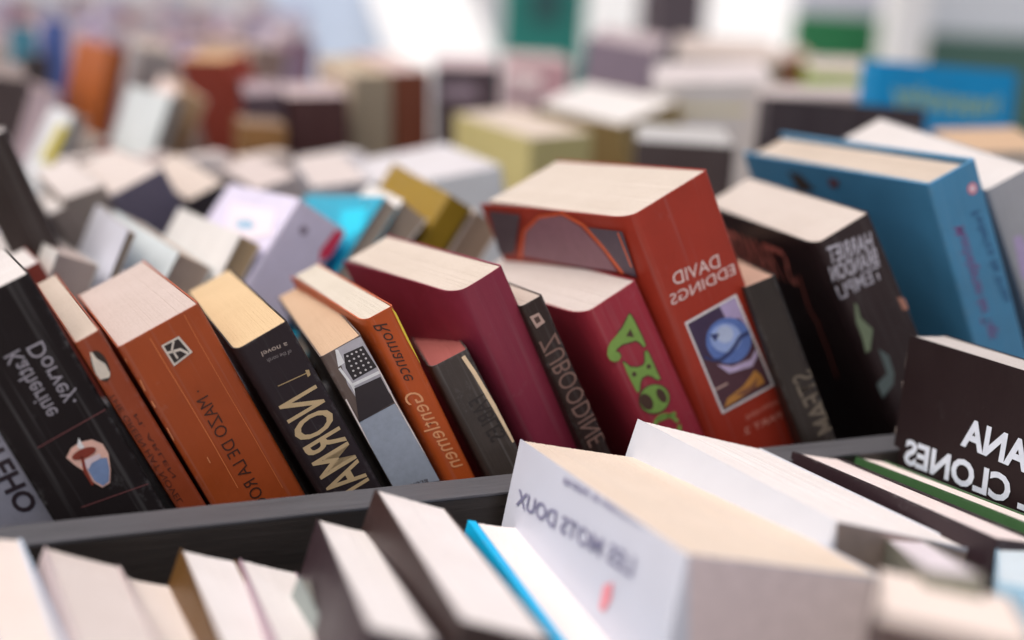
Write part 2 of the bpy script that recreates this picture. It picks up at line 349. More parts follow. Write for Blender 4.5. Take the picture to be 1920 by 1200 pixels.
# printed pictures: book, face, part, ink, layer, outlines on the face (cm, from the top)
PRINT = [
    ('m1', 'F', 'cover_picture', (205, 165, 150), 1, [[(1.256,-5.51),(1.517,-5.319),(1.829,-5.295),(2.163,-5.401),(2.369,-5.685),(2.375,-6.045),(2.191,-6.528),(1.977,-6.896),(1.717,-6.911),(1.574,-6.64),(1.501,-6.175),(1.357,-5.848)]]),
    ('m1', 'F', 'cover_picture', (105, 125, 160), 2, [[(1.607,-6.044),(1.958,-5.985),(2.271,-6.14),(2.163,-6.511),(1.966,-6.848),(1.754,-6.874),(1.611,-6.603)]]),
    ('m1', 'F', 'cover_picture', (195, 180, 185), 3, [[(1.489,-5.931),(1.702,-5.866),(2.145,-5.903),(2.136,-6.056),(1.814,-6.054),(1.639,-6.183)]]),
    ('m1', 'F', 'cover_picture', (120, 45, 30), 4, [[(2.126,-5.713),(2.112,-5.746),(2.08,-5.774),(2.032,-5.797),(1.97,-5.813),(1.898,-5.822),(1.818,-5.822),(1.736,-5.814),(1.654,-5.799),(1.578,-5.777),(1.511,-5.75),(1.457,-5.718),(1.417,-5.683),(1.395,-5.648),(1.39,-5.613),(1.404,-5.581),(1.436,-5.552),(1.483,-5.53),(1.545,-5.514),(1.617,-5.505),(1.696,-5.505),(1.778,-5.512),(1.859,-5.527),(1.935,-5.548),(2.003,-5.576),(2.058,-5.608),(2.098,-5.643),(2.121,-5.678)],[(1.648,-5.635),(1.696,-5.744),(1.586,-6.149),(1.55,-6.685),(1.48,-6.681),(1.474,-6.159)]]),
    ('m1', 'F', 'cover_picture', (235, 225, 225), 5, [[(1.86,-5.138),(1.856,-5.312),(1.865,-5.494),(1.753,-5.504),(1.679,-5.379)]]),
    ('m1', 'F', 'rule_line', (110, 62, 62), 1, [[(0.693,-4.825),(2.943,-4.789),(2.943,-4.762),(0.694,-4.799)],[(0.898,-7.145),(2.946,-7.565),(2.951,-7.538),(0.903,-7.118)]]),
    ('m2', 'F', 'publisher_mark', (45, 35, 28), 1, [[(0.534,-1.025),(0.514,-1.141),(0.484,-1.249),(0.444,-1.345),(0.397,-1.424),(0.345,-1.482),(0.291,-1.515),(0.237,-1.523),(0.186,-1.504),(0.142,-1.46),(0.105,-1.393),(0.079,-1.306),(0.064,-1.205),(0.06,-1.093),(0.069,-0.977),(0.089,-0.862),(0.12,-0.755),(0.16,-0.66),(0.206,-0.582),(0.258,-0.525),(0.311,-0.492),(0.365,-0.484),(0.415,-0.502),(0.459,-0.545),(0.496,-0.611),(0.523,-0.696),(0.539,-0.797),(0.543,-0.909)]]),
    ('m2', 'F', 'publisher_mark', (205, 195, 180), 2, [[(0.248,-0.457),(0.306,-0.513),(0.322,-0.738),(0.454,-1.017),(0.435,-1.342),(0.356,-1.452),(0.088,-1.383),(0.066,-1.131),(0.134,-0.819)]]),
    ('m3', 'F', 'publisher_mark', (200, 190, 178), 1, [[(1.165,-0.613),(1.777,-0.619),(1.904,-1.294),(1.185,-1.404)]]),
    ('m3', 'F', 'publisher_mark', (42, 34, 32), 2, [[(1.227,-0.67),(1.722,-0.686),(1.818,-1.243),(1.248,-1.322)]]),
    ('m3', 'F', 'publisher_mark', (200, 190, 178), 3, [[(1.181,-0.949),(1.596,-1.06),(1.725,-1.272),(1.793,-1.223),(1.637,-0.984),(1.202,-0.865)],[(1.53,-0.663),(1.358,-0.877),(1.374,-1.239),(1.439,-1.235),(1.421,-0.895),(1.579,-0.708)]]),
    ('m3', 'F', 'crease_mark', (205, 120, 70), 1, [[(0.975,-0.229),(0.981,-1.207),(1.008,-2.625),(1.017,-4.26),(0.996,-6.078),(1.018,-6.079),(1.039,-4.26),(1.029,-2.625),(1.002,-1.206),(0.995,-0.229)],[(2.237,-0.101),(2.219,-1.084),(2.218,-2.816),(2.246,-4.623),(2.255,-6.921),(2.269,-6.921),(2.26,-4.623),(2.231,-2.816),(2.232,-1.084),(2.25,-0.101)]]),
    ('m3', 'F', 'crease_mark', (215, 140, 95), 1, [[(0.012,-0.404),(-0.025,-0.738),(0.007,-0.741),(0.044,-0.407)],[(0.07,-1.235),(0.036,-1.635),(0.068,-1.638),(0.102,-1.237)],[(0.044,-2.028),(0.042,-2.271),(0.078,-2.271),(0.08,-2.027)],[(0.039,-3.046),(0.021,-3.534),(0.047,-3.535),(0.065,-3.047)],[(0.643,-4.592),(0.636,-4.823),(0.663,-4.824),(0.669,-4.593)]]),
    ('m4', 'F', 'rule_line', (160, 138, 100), 1, [[(0.63,-1.755),(1.697,-1.878),(1.7,-1.849),(0.633,-1.727)],[(1.643,-1.745),(1.756,-1.794),(1.715,-1.979),(1.606,-1.995)]]),
    ('m5', 'F', 'cover_picture', (165, 162, 168), 1, [[(0.593,0.037),(1.491,-0.048),(1.531,-2.282),(0.417,-2.216),(0.352,-1.296)]]),
    ('m5', 'F', 'cover_picture', (235, 235, 240), 2, [[(0.553,-0.002),(0.636,-0.072),(0.617,-0.564),(0.365,-0.584)]]),
    ('m5', 'F', 'cover_picture', (38, 32, 34), 3, [[(0.721,-0.289),(1.41,-0.357),(1.476,-1.241),(0.582,-1.242),(0.563,-0.743)]]),
    ('m5', 'F', 'cover_picture', (190, 185, 185), 4, [[(0.837,-0.427),(0.815,-0.444),(0.785,-0.439),(0.765,-0.415),(0.767,-0.386),(0.789,-0.369),(0.819,-0.375),(0.839,-0.399)],[(0.999,-0.441),(0.977,-0.458),(0.947,-0.452),(0.927,-0.428),(0.928,-0.4),(0.951,-0.383),(0.981,-0.388),(1.001,-0.412)],[(1.161,-0.455),(1.139,-0.471),(1.109,-0.466),(1.089,-0.442),(1.09,-0.413),(1.112,-0.396),(1.142,-0.402),(1.163,-0.426)],[(1.323,-0.468),(1.301,-0.485),(1.271,-0.48),(1.251,-0.455),(1.252,-0.427),(1.275,-0.41),(1.305,-0.415),(1.325,-0.439)],[(0.816,-0.608),(0.794,-0.625),(0.764,-0.62),(0.744,-0.596),(0.746,-0.567),(0.768,-0.55),(0.798,-0.555),(0.818,-0.579)],[(0.987,-0.619),(0.964,-0.636),(0.934,-0.63),(0.914,-0.606),(0.916,-0.577),(0.938,-0.561),(0.968,-0.566),(0.988,-0.59)],[(1.158,-0.629),(1.135,-0.646),(1.105,-0.641),(1.085,-0.617),(1.087,-0.588),(1.109,-0.571),(1.139,-0.576),(1.159,-0.601)],[(1.329,-0.64),(1.307,-0.657),(1.276,-0.651),(1.256,-0.627),(1.258,-0.598),(1.28,-0.582),(1.31,-0.587),(1.33,-0.611)],[(0.795,-0.79),(0.773,-0.806),(0.743,-0.801),(0.723,-0.777),(0.724,-0.748),(0.746,-0.731),(0.776,-0.736),(0.797,-0.761)],[(0.974,-0.797),(0.952,-0.814),(0.922,-0.809),(0.902,-0.784),(0.904,-0.755),(0.926,-0.739),(0.956,-0.744),(0.976,-0.768)],[(1.154,-0.805),(1.132,-0.821),(1.102,-0.816),(1.082,-0.792),(1.083,-0.763),(1.106,-0.746),(1.136,-0.751),(1.156,-0.776)],[(1.334,-0.812),(1.312,-0.829),(1.282,-0.824),(1.262,-0.799),(1.263,-0.77),(1.286,-0.754),(1.316,-0.759),(1.336,-0.783)],[(0.774,-0.971),(0.751,-0.988),(0.721,-0.983),(0.701,-0.958),(0.703,-0.929),(0.725,-0.913),(0.755,-0.918),(0.775,-0.942)],[(0.962,-0.976),(0.94,-0.993),(0.91,-0.987),(0.889,-0.963),(0.891,-0.934),(0.913,-0.917),(0.943,-0.923),(0.964,-0.947)],[(1.151,-0.98),(1.128,-0.997),(1.098,-0.992),(1.078,-0.967),(1.08,-0.938),(1.102,-0.922),(1.132,-0.927),(1.152,-0.951)],[(1.34,-0.985),(1.318,-1.002),(1.287,-0.996),(1.267,-0.972),(1.269,-0.943),(1.291,-0.926),(1.321,-0.932),(1.342,-0.956)],[(0.752,-1.154),(0.73,-1.17),(0.7,-1.165),(0.68,-1.141),(0.681,-1.112),(0.704,-1.095),(0.734,-1.1),(0.754,-1.125)],[(0.95,-1.155),(0.927,-1.172),(0.897,-1.167),(0.877,-1.142),(0.879,-1.113),(0.901,-1.096),(0.931,-1.102),(0.951,-1.126)],[(1.147,-1.157),(1.125,-1.174),(1.095,-1.168),(1.075,-1.144),(1.076,-1.115),(1.099,-1.098),(1.129,-1.103),(1.149,-1.128)],[(1.346,-1.158),(1.323,-1.175),(1.293,-1.17),(1.273,-1.145),(1.274,-1.116),(1.297,-1.099),(1.327,-1.105),(1.347,-1.129)]]),
    ('m5', 'F', 'cover_picture', (225, 225, 230), 4, [[(0.472,-1.426),(1.491,-1.499),(1.496,-1.387),(0.478,-1.314)],[(0.335,-0.64),(0.431,-1.373),(0.417,-1.702),(0.506,-1.707),(0.519,-1.367),(0.422,-0.628)]]),
    ('m5', 'F', 'cover_picture', (40, 32, 34), 5, [[(0.485,-1.504),(1.433,-1.599),(1.424,-2.608),(0.075,-2.636)]]),
    ('m5', 'F', 'cover_picture', (140, 148, 160), 3, [[(0.075,-2.636),(1.43,-2.677),(1.587,-5.988),(-0.057,-5.354)]]),
    ('m5', 'F', 'edge_wear', (205, 195, 190), 6, [[(0.042,-1.681),(0.022,-2.684),(-0.036,-3.857),(-0.058,-5.302),(-0.003,-5.304),(0.018,-3.86),(0.075,-2.687),(0.094,-1.683)],[(1.48,-1.191),(1.442,-2.61),(1.473,-4.17),(1.547,-6.022),(1.593,-6.022),(1.518,-4.169),(1.487,-2.611),(1.524,-1.193)]]),
    ('m6', 'F', 'edge_strip', (205, 180, 60), 1, [[(1.065,-0.021),(1.133,-0.263),(1.298,-2.453),(1.151,-2.541),(1.068,-1.35)]]),
    ('m7', 'F', 'edge_wear', (205, 182, 150), 1, [[(1.142,-0.172),(1.233,-0.895),(1.319,-2.396),(1.374,-3.729),(1.523,-3.725),(1.467,-2.39),(1.38,-0.885),(1.287,-0.154)]]),
    ('m9', 'F', 'publisher_mark', (165, 140, 130), 1, [[(0.152,-0.477),(0.518,-0.502),(0.592,-0.929),(0.211,-0.982)]]),
    ('m9', 'F', 'publisher_mark', (70, 50, 45), 2, [[(0.253,-0.596),(0.453,-0.596),(0.464,-0.817),(0.282,-0.826)]]),
    ('m10', 'F', 'title_lettering', (70, 50, 40), 1, [[(1.653,-0.954),(1.695,-1.205),(1.71,-1.584),(1.723,-1.996),(1.707,-2.382),(1.703,-2.38),(1.647,-2.169),(1.521,-1.97),(1.26,-1.882),(0.933,-1.773),(0.656,-1.796),(0.528,-1.898),(0.63,-2.041),(0.639,-2.165),(0.532,-2.244),(0.371,-2.191),(0.26,-2.042),(0.257,-1.851),(0.386,-1.644),(0.596,-1.513),(0.902,-1.43),(1.23,-1.32),(1.529,-1.13),(1.685,-0.996),(1.695,-1.209),(1.79,-1.209),(1.715,-0.911),(1.468,-1.047),(1.178,-1.232),(0.862,-1.338),(0.549,-1.423),(0.314,-1.57),(0.167,-1.809),(0.171,-2.06),(0.324,-2.267),(0.557,-2.341),(0.725,-2.22),(0.719,-2.021),(0.623,-1.914),(0.692,-1.891),(0.935,-1.869),(1.245,-1.974),(1.475,-2.046),(1.559,-2.193),(1.627,-2.425),(1.801,-2.423),(1.82,-2.014),(1.806,-1.597),(1.79,-1.212),(1.747,-0.954)],[(0.625,-2.42),(0.701,-2.561),(0.804,-2.793),(1.07,-2.999),(1.339,-3.067),(1.508,-2.98),(1.658,-2.632),(1.678,-2.612),(1.697,-2.751),(1.692,-3.081),(1.691,-3.464),(1.697,-3.87),(1.649,-3.813),(1.528,-3.577),(1.346,-3.389),(1.088,-3.353),(0.923,-3.477),(0.733,-3.766),(0.71,-3.786),(0.696,-3.571),(0.683,-3.212),(0.674,-2.86),(0.711,-2.426),(0.702,-2.564),(0.784,-2.528),(0.621,-2.378),(0.579,-2.84),(0.587,-3.198),(0.6,-3.559),(0.626,-3.819),(0.806,-3.844),(1.0,-3.55),(1.123,-3.451),(1.316,-3.477),(1.453,-3.625),(1.582,-3.872),(1.79,-3.918),(1.789,-3.483),(1.789,-3.1),(1.794,-2.763),(1.748,-2.557),(1.575,-2.566),(1.425,-2.914),(1.319,-2.968),(1.1,-2.912),(0.872,-2.737),(0.786,-2.531),(0.707,-2.384)],[(1.846,-4.498),(1.843,-4.639),(1.807,-4.77),(1.74,-4.883),(1.644,-4.975),(1.526,-5.039),(1.391,-5.072),(1.245,-5.073),(1.097,-5.043),(0.954,-4.981),(0.823,-4.893),(0.71,-4.782),(0.622,-4.653),(0.562,-4.515),(0.534,-4.372),(0.538,-4.234),(0.574,-4.105),(0.641,-3.993),(0.735,-3.903),(0.852,-3.84),(0.985,-3.806),(1.129,-3.803),(1.275,-3.832),(1.418,-3.892),(1.55,-3.978),(1.663,-4.088),(1.754,-4.216),(1.815,-4.355)]]),
    ('m10', 'F', 'title_lettering', (114, 148, 70), 2, [[(1.7,-0.954),(1.743,-1.209),(1.758,-1.59),(1.772,-2.005),(1.754,-2.402),(1.665,-2.403),(1.603,-2.181),(1.498,-2.008),(1.252,-1.928),(0.934,-1.821),(0.674,-1.843),(0.576,-1.906),(0.675,-2.031),(0.682,-2.192),(0.545,-2.293),(0.348,-2.229),(0.215,-2.051),(0.212,-1.83),(0.35,-1.607),(0.572,-1.468),(0.882,-1.384),(1.204,-1.276),(1.499,-1.088)],[(0.666,-2.402),(0.743,-2.546),(0.838,-2.765),(1.085,-2.956),(1.329,-3.017),(1.467,-2.947),(1.617,-2.599),(1.713,-2.584),(1.745,-2.757),(1.74,-3.09),(1.74,-3.474),(1.743,-3.894),(1.615,-3.843),(1.491,-3.601),(1.331,-3.433),(1.105,-3.402),(0.961,-3.513),(0.77,-3.805),(0.668,-3.802),(0.648,-3.565),(0.635,-3.205),(0.627,-2.85)],[(1.788,-4.493),(1.785,-4.623),(1.753,-4.743),(1.691,-4.849),(1.605,-4.933),(1.497,-4.992),(1.373,-5.024),(1.241,-5.025),(1.106,-4.997),(0.975,-4.94),(0.855,-4.859),(0.752,-4.756),(0.672,-4.638),(0.617,-4.509),(0.591,-4.378),(0.594,-4.249),(0.627,-4.13),(0.688,-4.027),(0.774,-3.943),(0.88,-3.885),(1.002,-3.853),(1.133,-3.851),(1.267,-3.878),(1.397,-3.932),(1.517,-4.012),(1.621,-4.114),(1.703,-4.232),(1.76,-4.36)]]),
    ('m10', 'F', 'title_lettering', (70, 50, 40), 3, [[(1.475,-1.476),(1.479,-1.852),(1.196,-1.631)],[(1.611,-3.243),(1.599,-3.26),(1.584,-3.273),(1.566,-3.282),(1.545,-3.286),(1.524,-3.285),(1.502,-3.279),(1.481,-3.268),(1.462,-3.253),(1.446,-3.235),(1.434,-3.214),(1.427,-3.192),(1.424,-3.17),(1.426,-3.148),(1.432,-3.128),(1.444,-3.111),(1.459,-3.098),(1.477,-3.089),(1.497,-3.086),(1.519,-3.087),(1.541,-3.093),(1.562,-3.103),(1.581,-3.118),(1.596,-3.136),(1.609,-3.157),(1.616,-3.179),(1.619,-3.201),(1.617,-3.223)],[(0.95,-3.161),(0.939,-3.178),(0.924,-3.191),(0.905,-3.2),(0.885,-3.204),(0.864,-3.203),(0.842,-3.197),(0.821,-3.186),(0.803,-3.171),(0.787,-3.153),(0.775,-3.132),(0.768,-3.11),(0.765,-3.088),(0.767,-3.067),(0.774,-3.047),(0.785,-3.03),(0.8,-3.017),(0.818,-3.008),(0.839,-3.004),(0.86,-3.005),(0.882,-3.011),(0.902,-3.022),(0.921,-3.037),(0.936,-3.055),(0.948,-3.075),(0.956,-3.097),(0.959,-3.12),(0.957,-3.141)],[(1.091,-4.366),(1.093,-4.448),(1.082,-4.524),(1.06,-4.592),(1.027,-4.647),(0.985,-4.687),(0.936,-4.71),(0.883,-4.714),(0.829,-4.699),(0.776,-4.667),(0.726,-4.618),(0.683,-4.555),(0.648,-4.482),(0.624,-4.402),(0.61,-4.32),(0.609,-4.238),(0.62,-4.162),(0.643,-4.095),(0.675,-4.04),(0.717,-4.0),(0.765,-3.978),(0.818,-3.974),(0.872,-3.988),(0.925,-4.02),(0.974,-4.068),(1.018,-4.13),(1.053,-4.203),(1.078,-4.283)],[(1.684,-4.503),(1.687,-4.576),(1.681,-4.645),(1.666,-4.706),(1.643,-4.756),(1.614,-4.792),(1.58,-4.813),(1.542,-4.818),(1.502,-4.805),(1.463,-4.777),(1.427,-4.734),(1.394,-4.679),(1.368,-4.614),(1.348,-4.543),(1.337,-4.469),(1.335,-4.396),(1.341,-4.328),(1.356,-4.268),(1.378,-4.218),(1.407,-4.182),(1.442,-4.161),(1.479,-4.157),(1.519,-4.168),(1.558,-4.196),(1.594,-4.239),(1.627,-4.293),(1.653,-4.358),(1.673,-4.429)]]),
    ('m10', 'F', 'title_lettering', (114, 148, 70), 2, [[(1.586,-5.804),(1.586,-5.925),(1.564,-6.029),(1.522,-6.12),(1.462,-6.192),(1.388,-6.242),(1.303,-6.269),(1.213,-6.271),(1.12,-6.249),(1.03,-6.203),(0.946,-6.136),(0.872,-6.049),(0.813,-5.949),(0.772,-5.838),(0.751,-5.724),(0.752,-5.612),(0.774,-5.509),(0.816,-5.42),(0.876,-5.348),(0.949,-5.299),(1.033,-5.272),(1.122,-5.269),(1.214,-5.29),(1.304,-5.335),(1.389,-5.401),(1.463,-5.487),(1.523,-5.587),(1.565,-5.698),(1.586,-5.812),(1.586,-5.933),(1.74,-5.965),(1.74,-5.829),(1.712,-5.681),(1.658,-5.538),(1.579,-5.406),(1.479,-5.292),(1.363,-5.202),(1.238,-5.14),(1.108,-5.11),(0.981,-5.114),(0.865,-5.151),(0.765,-5.219),(0.685,-5.315),(0.63,-5.432),(0.601,-5.565),(0.599,-5.708),(0.626,-5.854),(0.679,-5.997),(0.756,-6.13),(0.855,-6.245),(0.97,-6.338),(1.097,-6.402),(1.228,-6.433),(1.356,-6.43),(1.474,-6.393),(1.576,-6.324),(1.656,-6.228),(1.712,-6.109),(1.74,-5.973),(1.74,-5.837)],[(0.926,-5.322),(1.737,-5.537),(1.746,-5.381),(0.935,-5.168)]]),
    ('m11', 'F', 'cover_picture', (220, 205, 205), 1, [[(0.71,-4.702),(3.282,-4.911),(3.567,-9.212),(0.882,-8.869)]]),
    ('m11', 'F', 'cover_picture', (78, 50, 58), 2, [[(0.797,-4.813),(3.181,-4.994),(3.449,-9.09),(0.976,-8.781)]]),
    ('m11', 'F', 'cover_picture', (165, 150, 185), 3, [[(2.384,-4.941),(3.168,-5.002),(3.269,-6.412),(3.071,-5.863),(2.466,-5.516)]]),
    ('m11', 'F', 'cover_picture', (62, 48, 72), 3, [[(0.806,-4.834),(2.384,-4.941),(2.429,-5.495),(1.557,-5.695),(1.21,-6.512),(0.889,-6.4)]]),
    ('m11', 'F', 'cover_picture', (88, 112, 170), 4, [[(3.236,-6.951),(3.134,-7.123),(2.987,-7.257),(2.804,-7.347),(2.593,-7.388),(2.367,-7.377),(2.136,-7.316),(1.912,-7.209),(1.707,-7.06),(1.531,-6.879),(1.393,-6.673),(1.298,-6.454),(1.252,-6.232),(1.256,-6.019),(1.309,-5.824),(1.41,-5.656),(1.553,-5.525),(1.731,-5.436),(1.935,-5.394),(2.157,-5.4),(2.385,-5.456),(2.607,-5.558),(2.814,-5.702),(2.993,-5.88),(3.137,-6.085),(3.238,-6.306),(3.289,-6.531),(3.289,-6.75)]]),
    ('m11', 'F', 'cover_picture', (140, 160, 205), 5, [[(2.839,-6.599),(2.773,-6.706),(2.677,-6.788),(2.556,-6.841),(2.415,-6.861),(2.263,-6.849),(2.106,-6.805),(1.954,-6.731),(1.813,-6.631),(1.69,-6.511),(1.593,-6.376),(1.524,-6.233),(1.488,-6.09),(1.486,-5.953),(1.519,-5.829),(1.584,-5.724),(1.678,-5.643),(1.797,-5.591),(1.935,-5.569),(2.085,-5.579),(2.24,-5.621),(2.392,-5.693),(2.533,-5.79),(2.658,-5.909),(2.758,-6.044),(2.829,-6.188),(2.868,-6.333),(2.871,-6.473)]]),
    ('m11', 'F', 'cover_picture', (170, 182, 212), 6, [[(2.551,-6.272),(2.513,-6.335),(2.459,-6.384),(2.391,-6.417),(2.314,-6.431),(2.23,-6.428),(2.144,-6.405),(2.061,-6.366),(1.984,-6.312),(1.918,-6.245),(1.865,-6.169),(1.829,-6.088),(1.811,-6.006),(1.811,-5.926),(1.831,-5.854),(1.868,-5.792),(1.922,-5.744),(1.989,-5.711),(2.065,-5.696),(2.148,-5.699),(2.234,-5.721),(2.317,-5.759),(2.394,-5.813),(2.461,-5.88),(2.514,-5.955),(2.551,-6.037),(2.57,-6.119),(2.57,-6.199)]]),
    ('m11', 'F', 'cover_picture', (52, 58, 98), 7, [[(1.691,-6.943),(2.132,-6.92),(2.532,-6.784),(2.828,-6.612),(3.246,-6.654),(3.216,-6.491),(2.755,-6.451),(2.43,-6.632),(2.06,-6.759),(1.639,-6.78)],[(0.947,-6.423),(1.285,-6.746),(1.677,-6.956),(1.717,-6.837),(1.349,-6.642),(1.031,-6.338)],[(1.557,-5.695),(1.978,-5.9),(1.672,-6.075)]]),
    ('m11', 'F', 'cover_picture', (175, 160, 190), 4, [[(1.398,-6.941),(2.045,-7.409),(2.915,-7.607),(3.308,-7.355),(3.278,-7.661),(2.884,-7.912),(1.786,-7.575)]]),
    ('m11', 'F', 'cover_picture', (172, 120, 60), 4, [[(1.032,-8.693),(1.332,-8.43),(2.203,-8.395),(2.946,-8.112),(3.137,-8.472),(3.184,-8.83),(2.428,-8.779),(1.578,-8.746)]]),
    ('m11', 'F', 'cover_picture', (120, 78, 60), 5, [[(1.687,-8.487),(2.509,-8.582),(2.954,-8.443),(2.714,-8.789),(2.067,-8.721)]]),
    ('m11', 'F', 'cover_picture', (190, 160, 150), 5, [[(0.945,-7.836),(1.568,-7.918),(1.558,-7.847),(0.936,-7.766)]]),
    ('m11', 'L', 'cover_picture', (78, 66, 72), 1, [[(9.854,-0.269),(7.454,-0.334),(9.18,-2.25),(10.467,-2.443)]]),
    ('m11', 'L', 'cover_picture', (78, 66, 78), 1, [[(3.073,-0.577),(0.616,-0.552),(0.79,-2.491),(1.758,-2.345),(2.454,-1.448)]]),
    ('m11', 'L', 'cover_picture', (128, 92, 102), 1, [[(8.596,-2.365),(7.547,-1.127),(6.05,-0.414),(4.314,-0.18),(3.306,-0.598),(2.516,-1.432),(1.946,-2.369),(4.177,-2.462)]]),
    ('m11', 'L', 'cover_picture', (205, 92, 52), 2, [[(8.771,-2.518),(7.64,-1.158),(6.078,-0.399),(4.31,-0.143),(3.182,-0.539),(2.385,-1.453),(1.725,-2.466),(1.534,-2.373),(2.192,-1.361),(2.998,-0.437),(4.19,-0.022),(6.091,-0.292),(7.821,-1.13),(9.004,-2.535)],[(0.974,-0.639),(0.925,-2.071),(0.829,-2.038),(0.879,-0.61)]]),
    ('m11', 'L', 'cover_picture', (98, 78, 100), 2, [[(7.007,-1.322),(5.351,-0.687),(3.873,-0.787),(3.064,-1.86),(4.643,-1.993),(6.037,-1.712)]]),
    ('m13', 'L', 'rule_line', (160, 88, 78), 1, [[(3.041,-2.157),(3.488,-3.974),(3.171,-4.701),(2.982,-4.602),(3.296,-3.889),(2.855,-2.087)],[(3.31,-4.787),(3.449,-6.15),(3.773,-7.608),(3.608,-7.527),(3.287,-6.074),(3.15,-4.714)]]),
    ('m13', 'F', 'cover_picture', (98, 110, 88), 1, [[(0.504,-2.955),(0.58,-3.17),(0.494,-3.664),(0.686,-4.206),(0.778,-4.391),(0.329,-5.141),(0.116,-5.138),(0.229,-4.478),(0.255,-3.728)]]),
    ('m13', 'F', 'cover_picture', (76, 88, 88), 1, [[(0.662,-5.263),(0.955,-5.792),(0.868,-6.613),(0.658,-7.009),(-0.152,-7.38),(-0.944,-7.405),(-0.539,-6.865),(0.204,-6.544),(0.594,-6.44)]]),
    ('m13', 'F', 'cover_picture', (150, 105, 90), 1, [[(2.206,-3.74),(2.485,-3.994),(2.804,-4.57),(2.233,-4.391)]]),
    ('m14', 'F', 'publisher_mark', (190, 120, 135), 1, [[(2.06,-1.196),(2.028,-1.239),(1.988,-1.273),(1.941,-1.297),(1.889,-1.308),(1.836,-1.307),(1.784,-1.293),(1.735,-1.268),(1.693,-1.232),(1.658,-1.188),(1.634,-1.137),(1.62,-1.082),(1.618,-1.026),(1.628,-0.972),(1.65,-0.922),(1.681,-0.879),(1.722,-0.846),(1.768,-0.822),(1.82,-0.811),(1.873,-0.812),(1.925,-0.825),(1.973,-0.851),(2.016,-0.886),(2.051,-0.931),(2.076,-0.981),(2.089,-1.036),(2.091,-1.092),(2.081,-1.146)]]),
    ('m14', 'F', 'publisher_mark', (215, 190, 200), 2, [[(1.963,-1.132),(1.947,-1.154),(1.925,-1.172),(1.901,-1.184),(1.874,-1.19),(1.845,-1.189),(1.818,-1.182),(1.792,-1.168),(1.77,-1.149),(1.751,-1.126),(1.738,-1.099),(1.731,-1.07),(1.73,-1.041),(1.735,-1.013),(1.746,-0.987),(1.763,-0.964),(1.784,-0.946),(1.808,-0.934),(1.836,-0.928),(1.864,-0.929),(1.891,-0.936),(1.917,-0.95),(1.939,-0.969),(1.958,-0.992),(1.971,-1.019),(1.978,-1.048),(1.98,-1.077),(1.974,-1.105)]]),
    ('m14', 'L', 'cover_picture', (60, 48, 42), 1, [[(10.235,-0.562),(9.266,-0.587),(8.326,-1.283),(9.772,-1.554)]]),
    ('m14', 'L', 'cover_picture', (95, 60, 66), 1, [[(6.894,-0.495),(6.122,-0.557),(6.519,-0.97),(7.069,-0.935)]]),
    ('m15', 'F', 'cover_picture', (165, 150, 185), 1, [[(0.453,-2.459),(0.809,-2.527),(0.954,-3.643),(0.486,-4.695),(0.235,-4.289)]]),
    ('f10', 'L', 'publisher_mark', (225, 130, 140), 1, [[(3.679,-2.06),(3.185,-1.801),(3.09,-2.238),(3.352,-2.665),(3.642,-2.657)]]),
    ('f14', 'L', 'edge_wear', (185, 172, 165), 1, [[(12.038,-0.248),(12.033,-1.269),(11.975,-1.261),(11.98,-0.241)],[(12.017,-1.779),(12.05,-2.2),(11.991,-2.193),(11.958,-1.772)],[(12.012,-3.542),(12.02,-3.795),(11.961,-3.785),(11.953,-3.532)]]),
    ('r5', 'F', 'cover_picture', (190, 50, 80), 1, [[(2.248,-0.258),(2.733,-0.061),(2.943,-0.187),(2.771,-1.306),(2.391,-1.832),(2.163,-1.403)]]),
    ('r5', 'F', 'publisher_mark', (128, 118, 135), 1, [[(1.167,-0.955),(1.189,-0.998),(1.202,-1.044),(1.205,-1.09),(1.197,-1.136),(1.18,-1.178),(1.153,-1.214),(1.119,-1.242),(1.079,-1.261),(1.035,-1.271),(0.989,-1.27),(0.943,-1.259),(0.901,-1.238),(0.863,-1.208),(0.832,-1.171),(0.81,-1.128),(0.797,-1.083),(0.794,-1.036),(0.802,-0.991),(0.819,-0.949),(0.846,-0.913),(0.88,-0.885),(0.92,-0.865),(0.964,-0.855),(1.01,-0.856),(1.055,-0.867),(1.098,-0.888),(1.136,-0.918)]]),
    ('r5', 'L', 'cover_picture', (235, 200, 210), 1, [[(8.987,-0.997),(1.61,-0.81),(0.359,-1.972),(2.619,-2.515),(6.917,-2.388)]]),
    ('r5', 'L', 'cover_picture', (130, 165, 190), 2, [[(6.343,-1.862),(4.37,-1.575),(3.045,-1.828),(3.579,-2.092),(5.467,-2.172)]]),
    ('r6', 'L', 'cover_picture', (20, 178, 205), 1, [[(4.328,-0.883),(1.168,-0.651),(0.182,-1.816),(1.271,-2.462),(3.209,-1.632)]]),
    ('b11', 'F', 'cover_label', (225, 215, 222), 1, [[(-1.006,-0.723),(-1.072,-0.86),(-1.198,-0.967),(-1.38,-1.038),(-1.608,-1.071),(-1.87,-1.062),(-2.153,-1.014),(-2.441,-0.928),(-2.722,-0.81),(-2.979,-0.664),(-3.202,-0.499),(-3.378,-0.323),(-3.5,-0.145),(-3.561,0.027),(-3.559,0.184),(-3.494,0.319),(-3.37,0.424),(-3.191,0.495),(-2.968,0.528),(-2.71,0.522),(-2.431,0.476),(-2.144,0.393),(-1.864,0.277),(-1.604,0.133),(-1.378,-0.031),(-1.197,-0.208),(-1.071,-0.388),(-1.006,-0.563)]]),
    ('b9', 'F', 'cover_label', (150, 138, 150), 1, [[(0.34,-1.722),(3.469,-1.543),(4.251,-2.861),(0.757,-2.947)]]),
    ('b13', 'F', 'cover_stripe', (205, 195, 145), 1, [[(0.566,-1.902),(7.774,-2.164),(7.786,-2.603),(0.569,-2.345)]]),
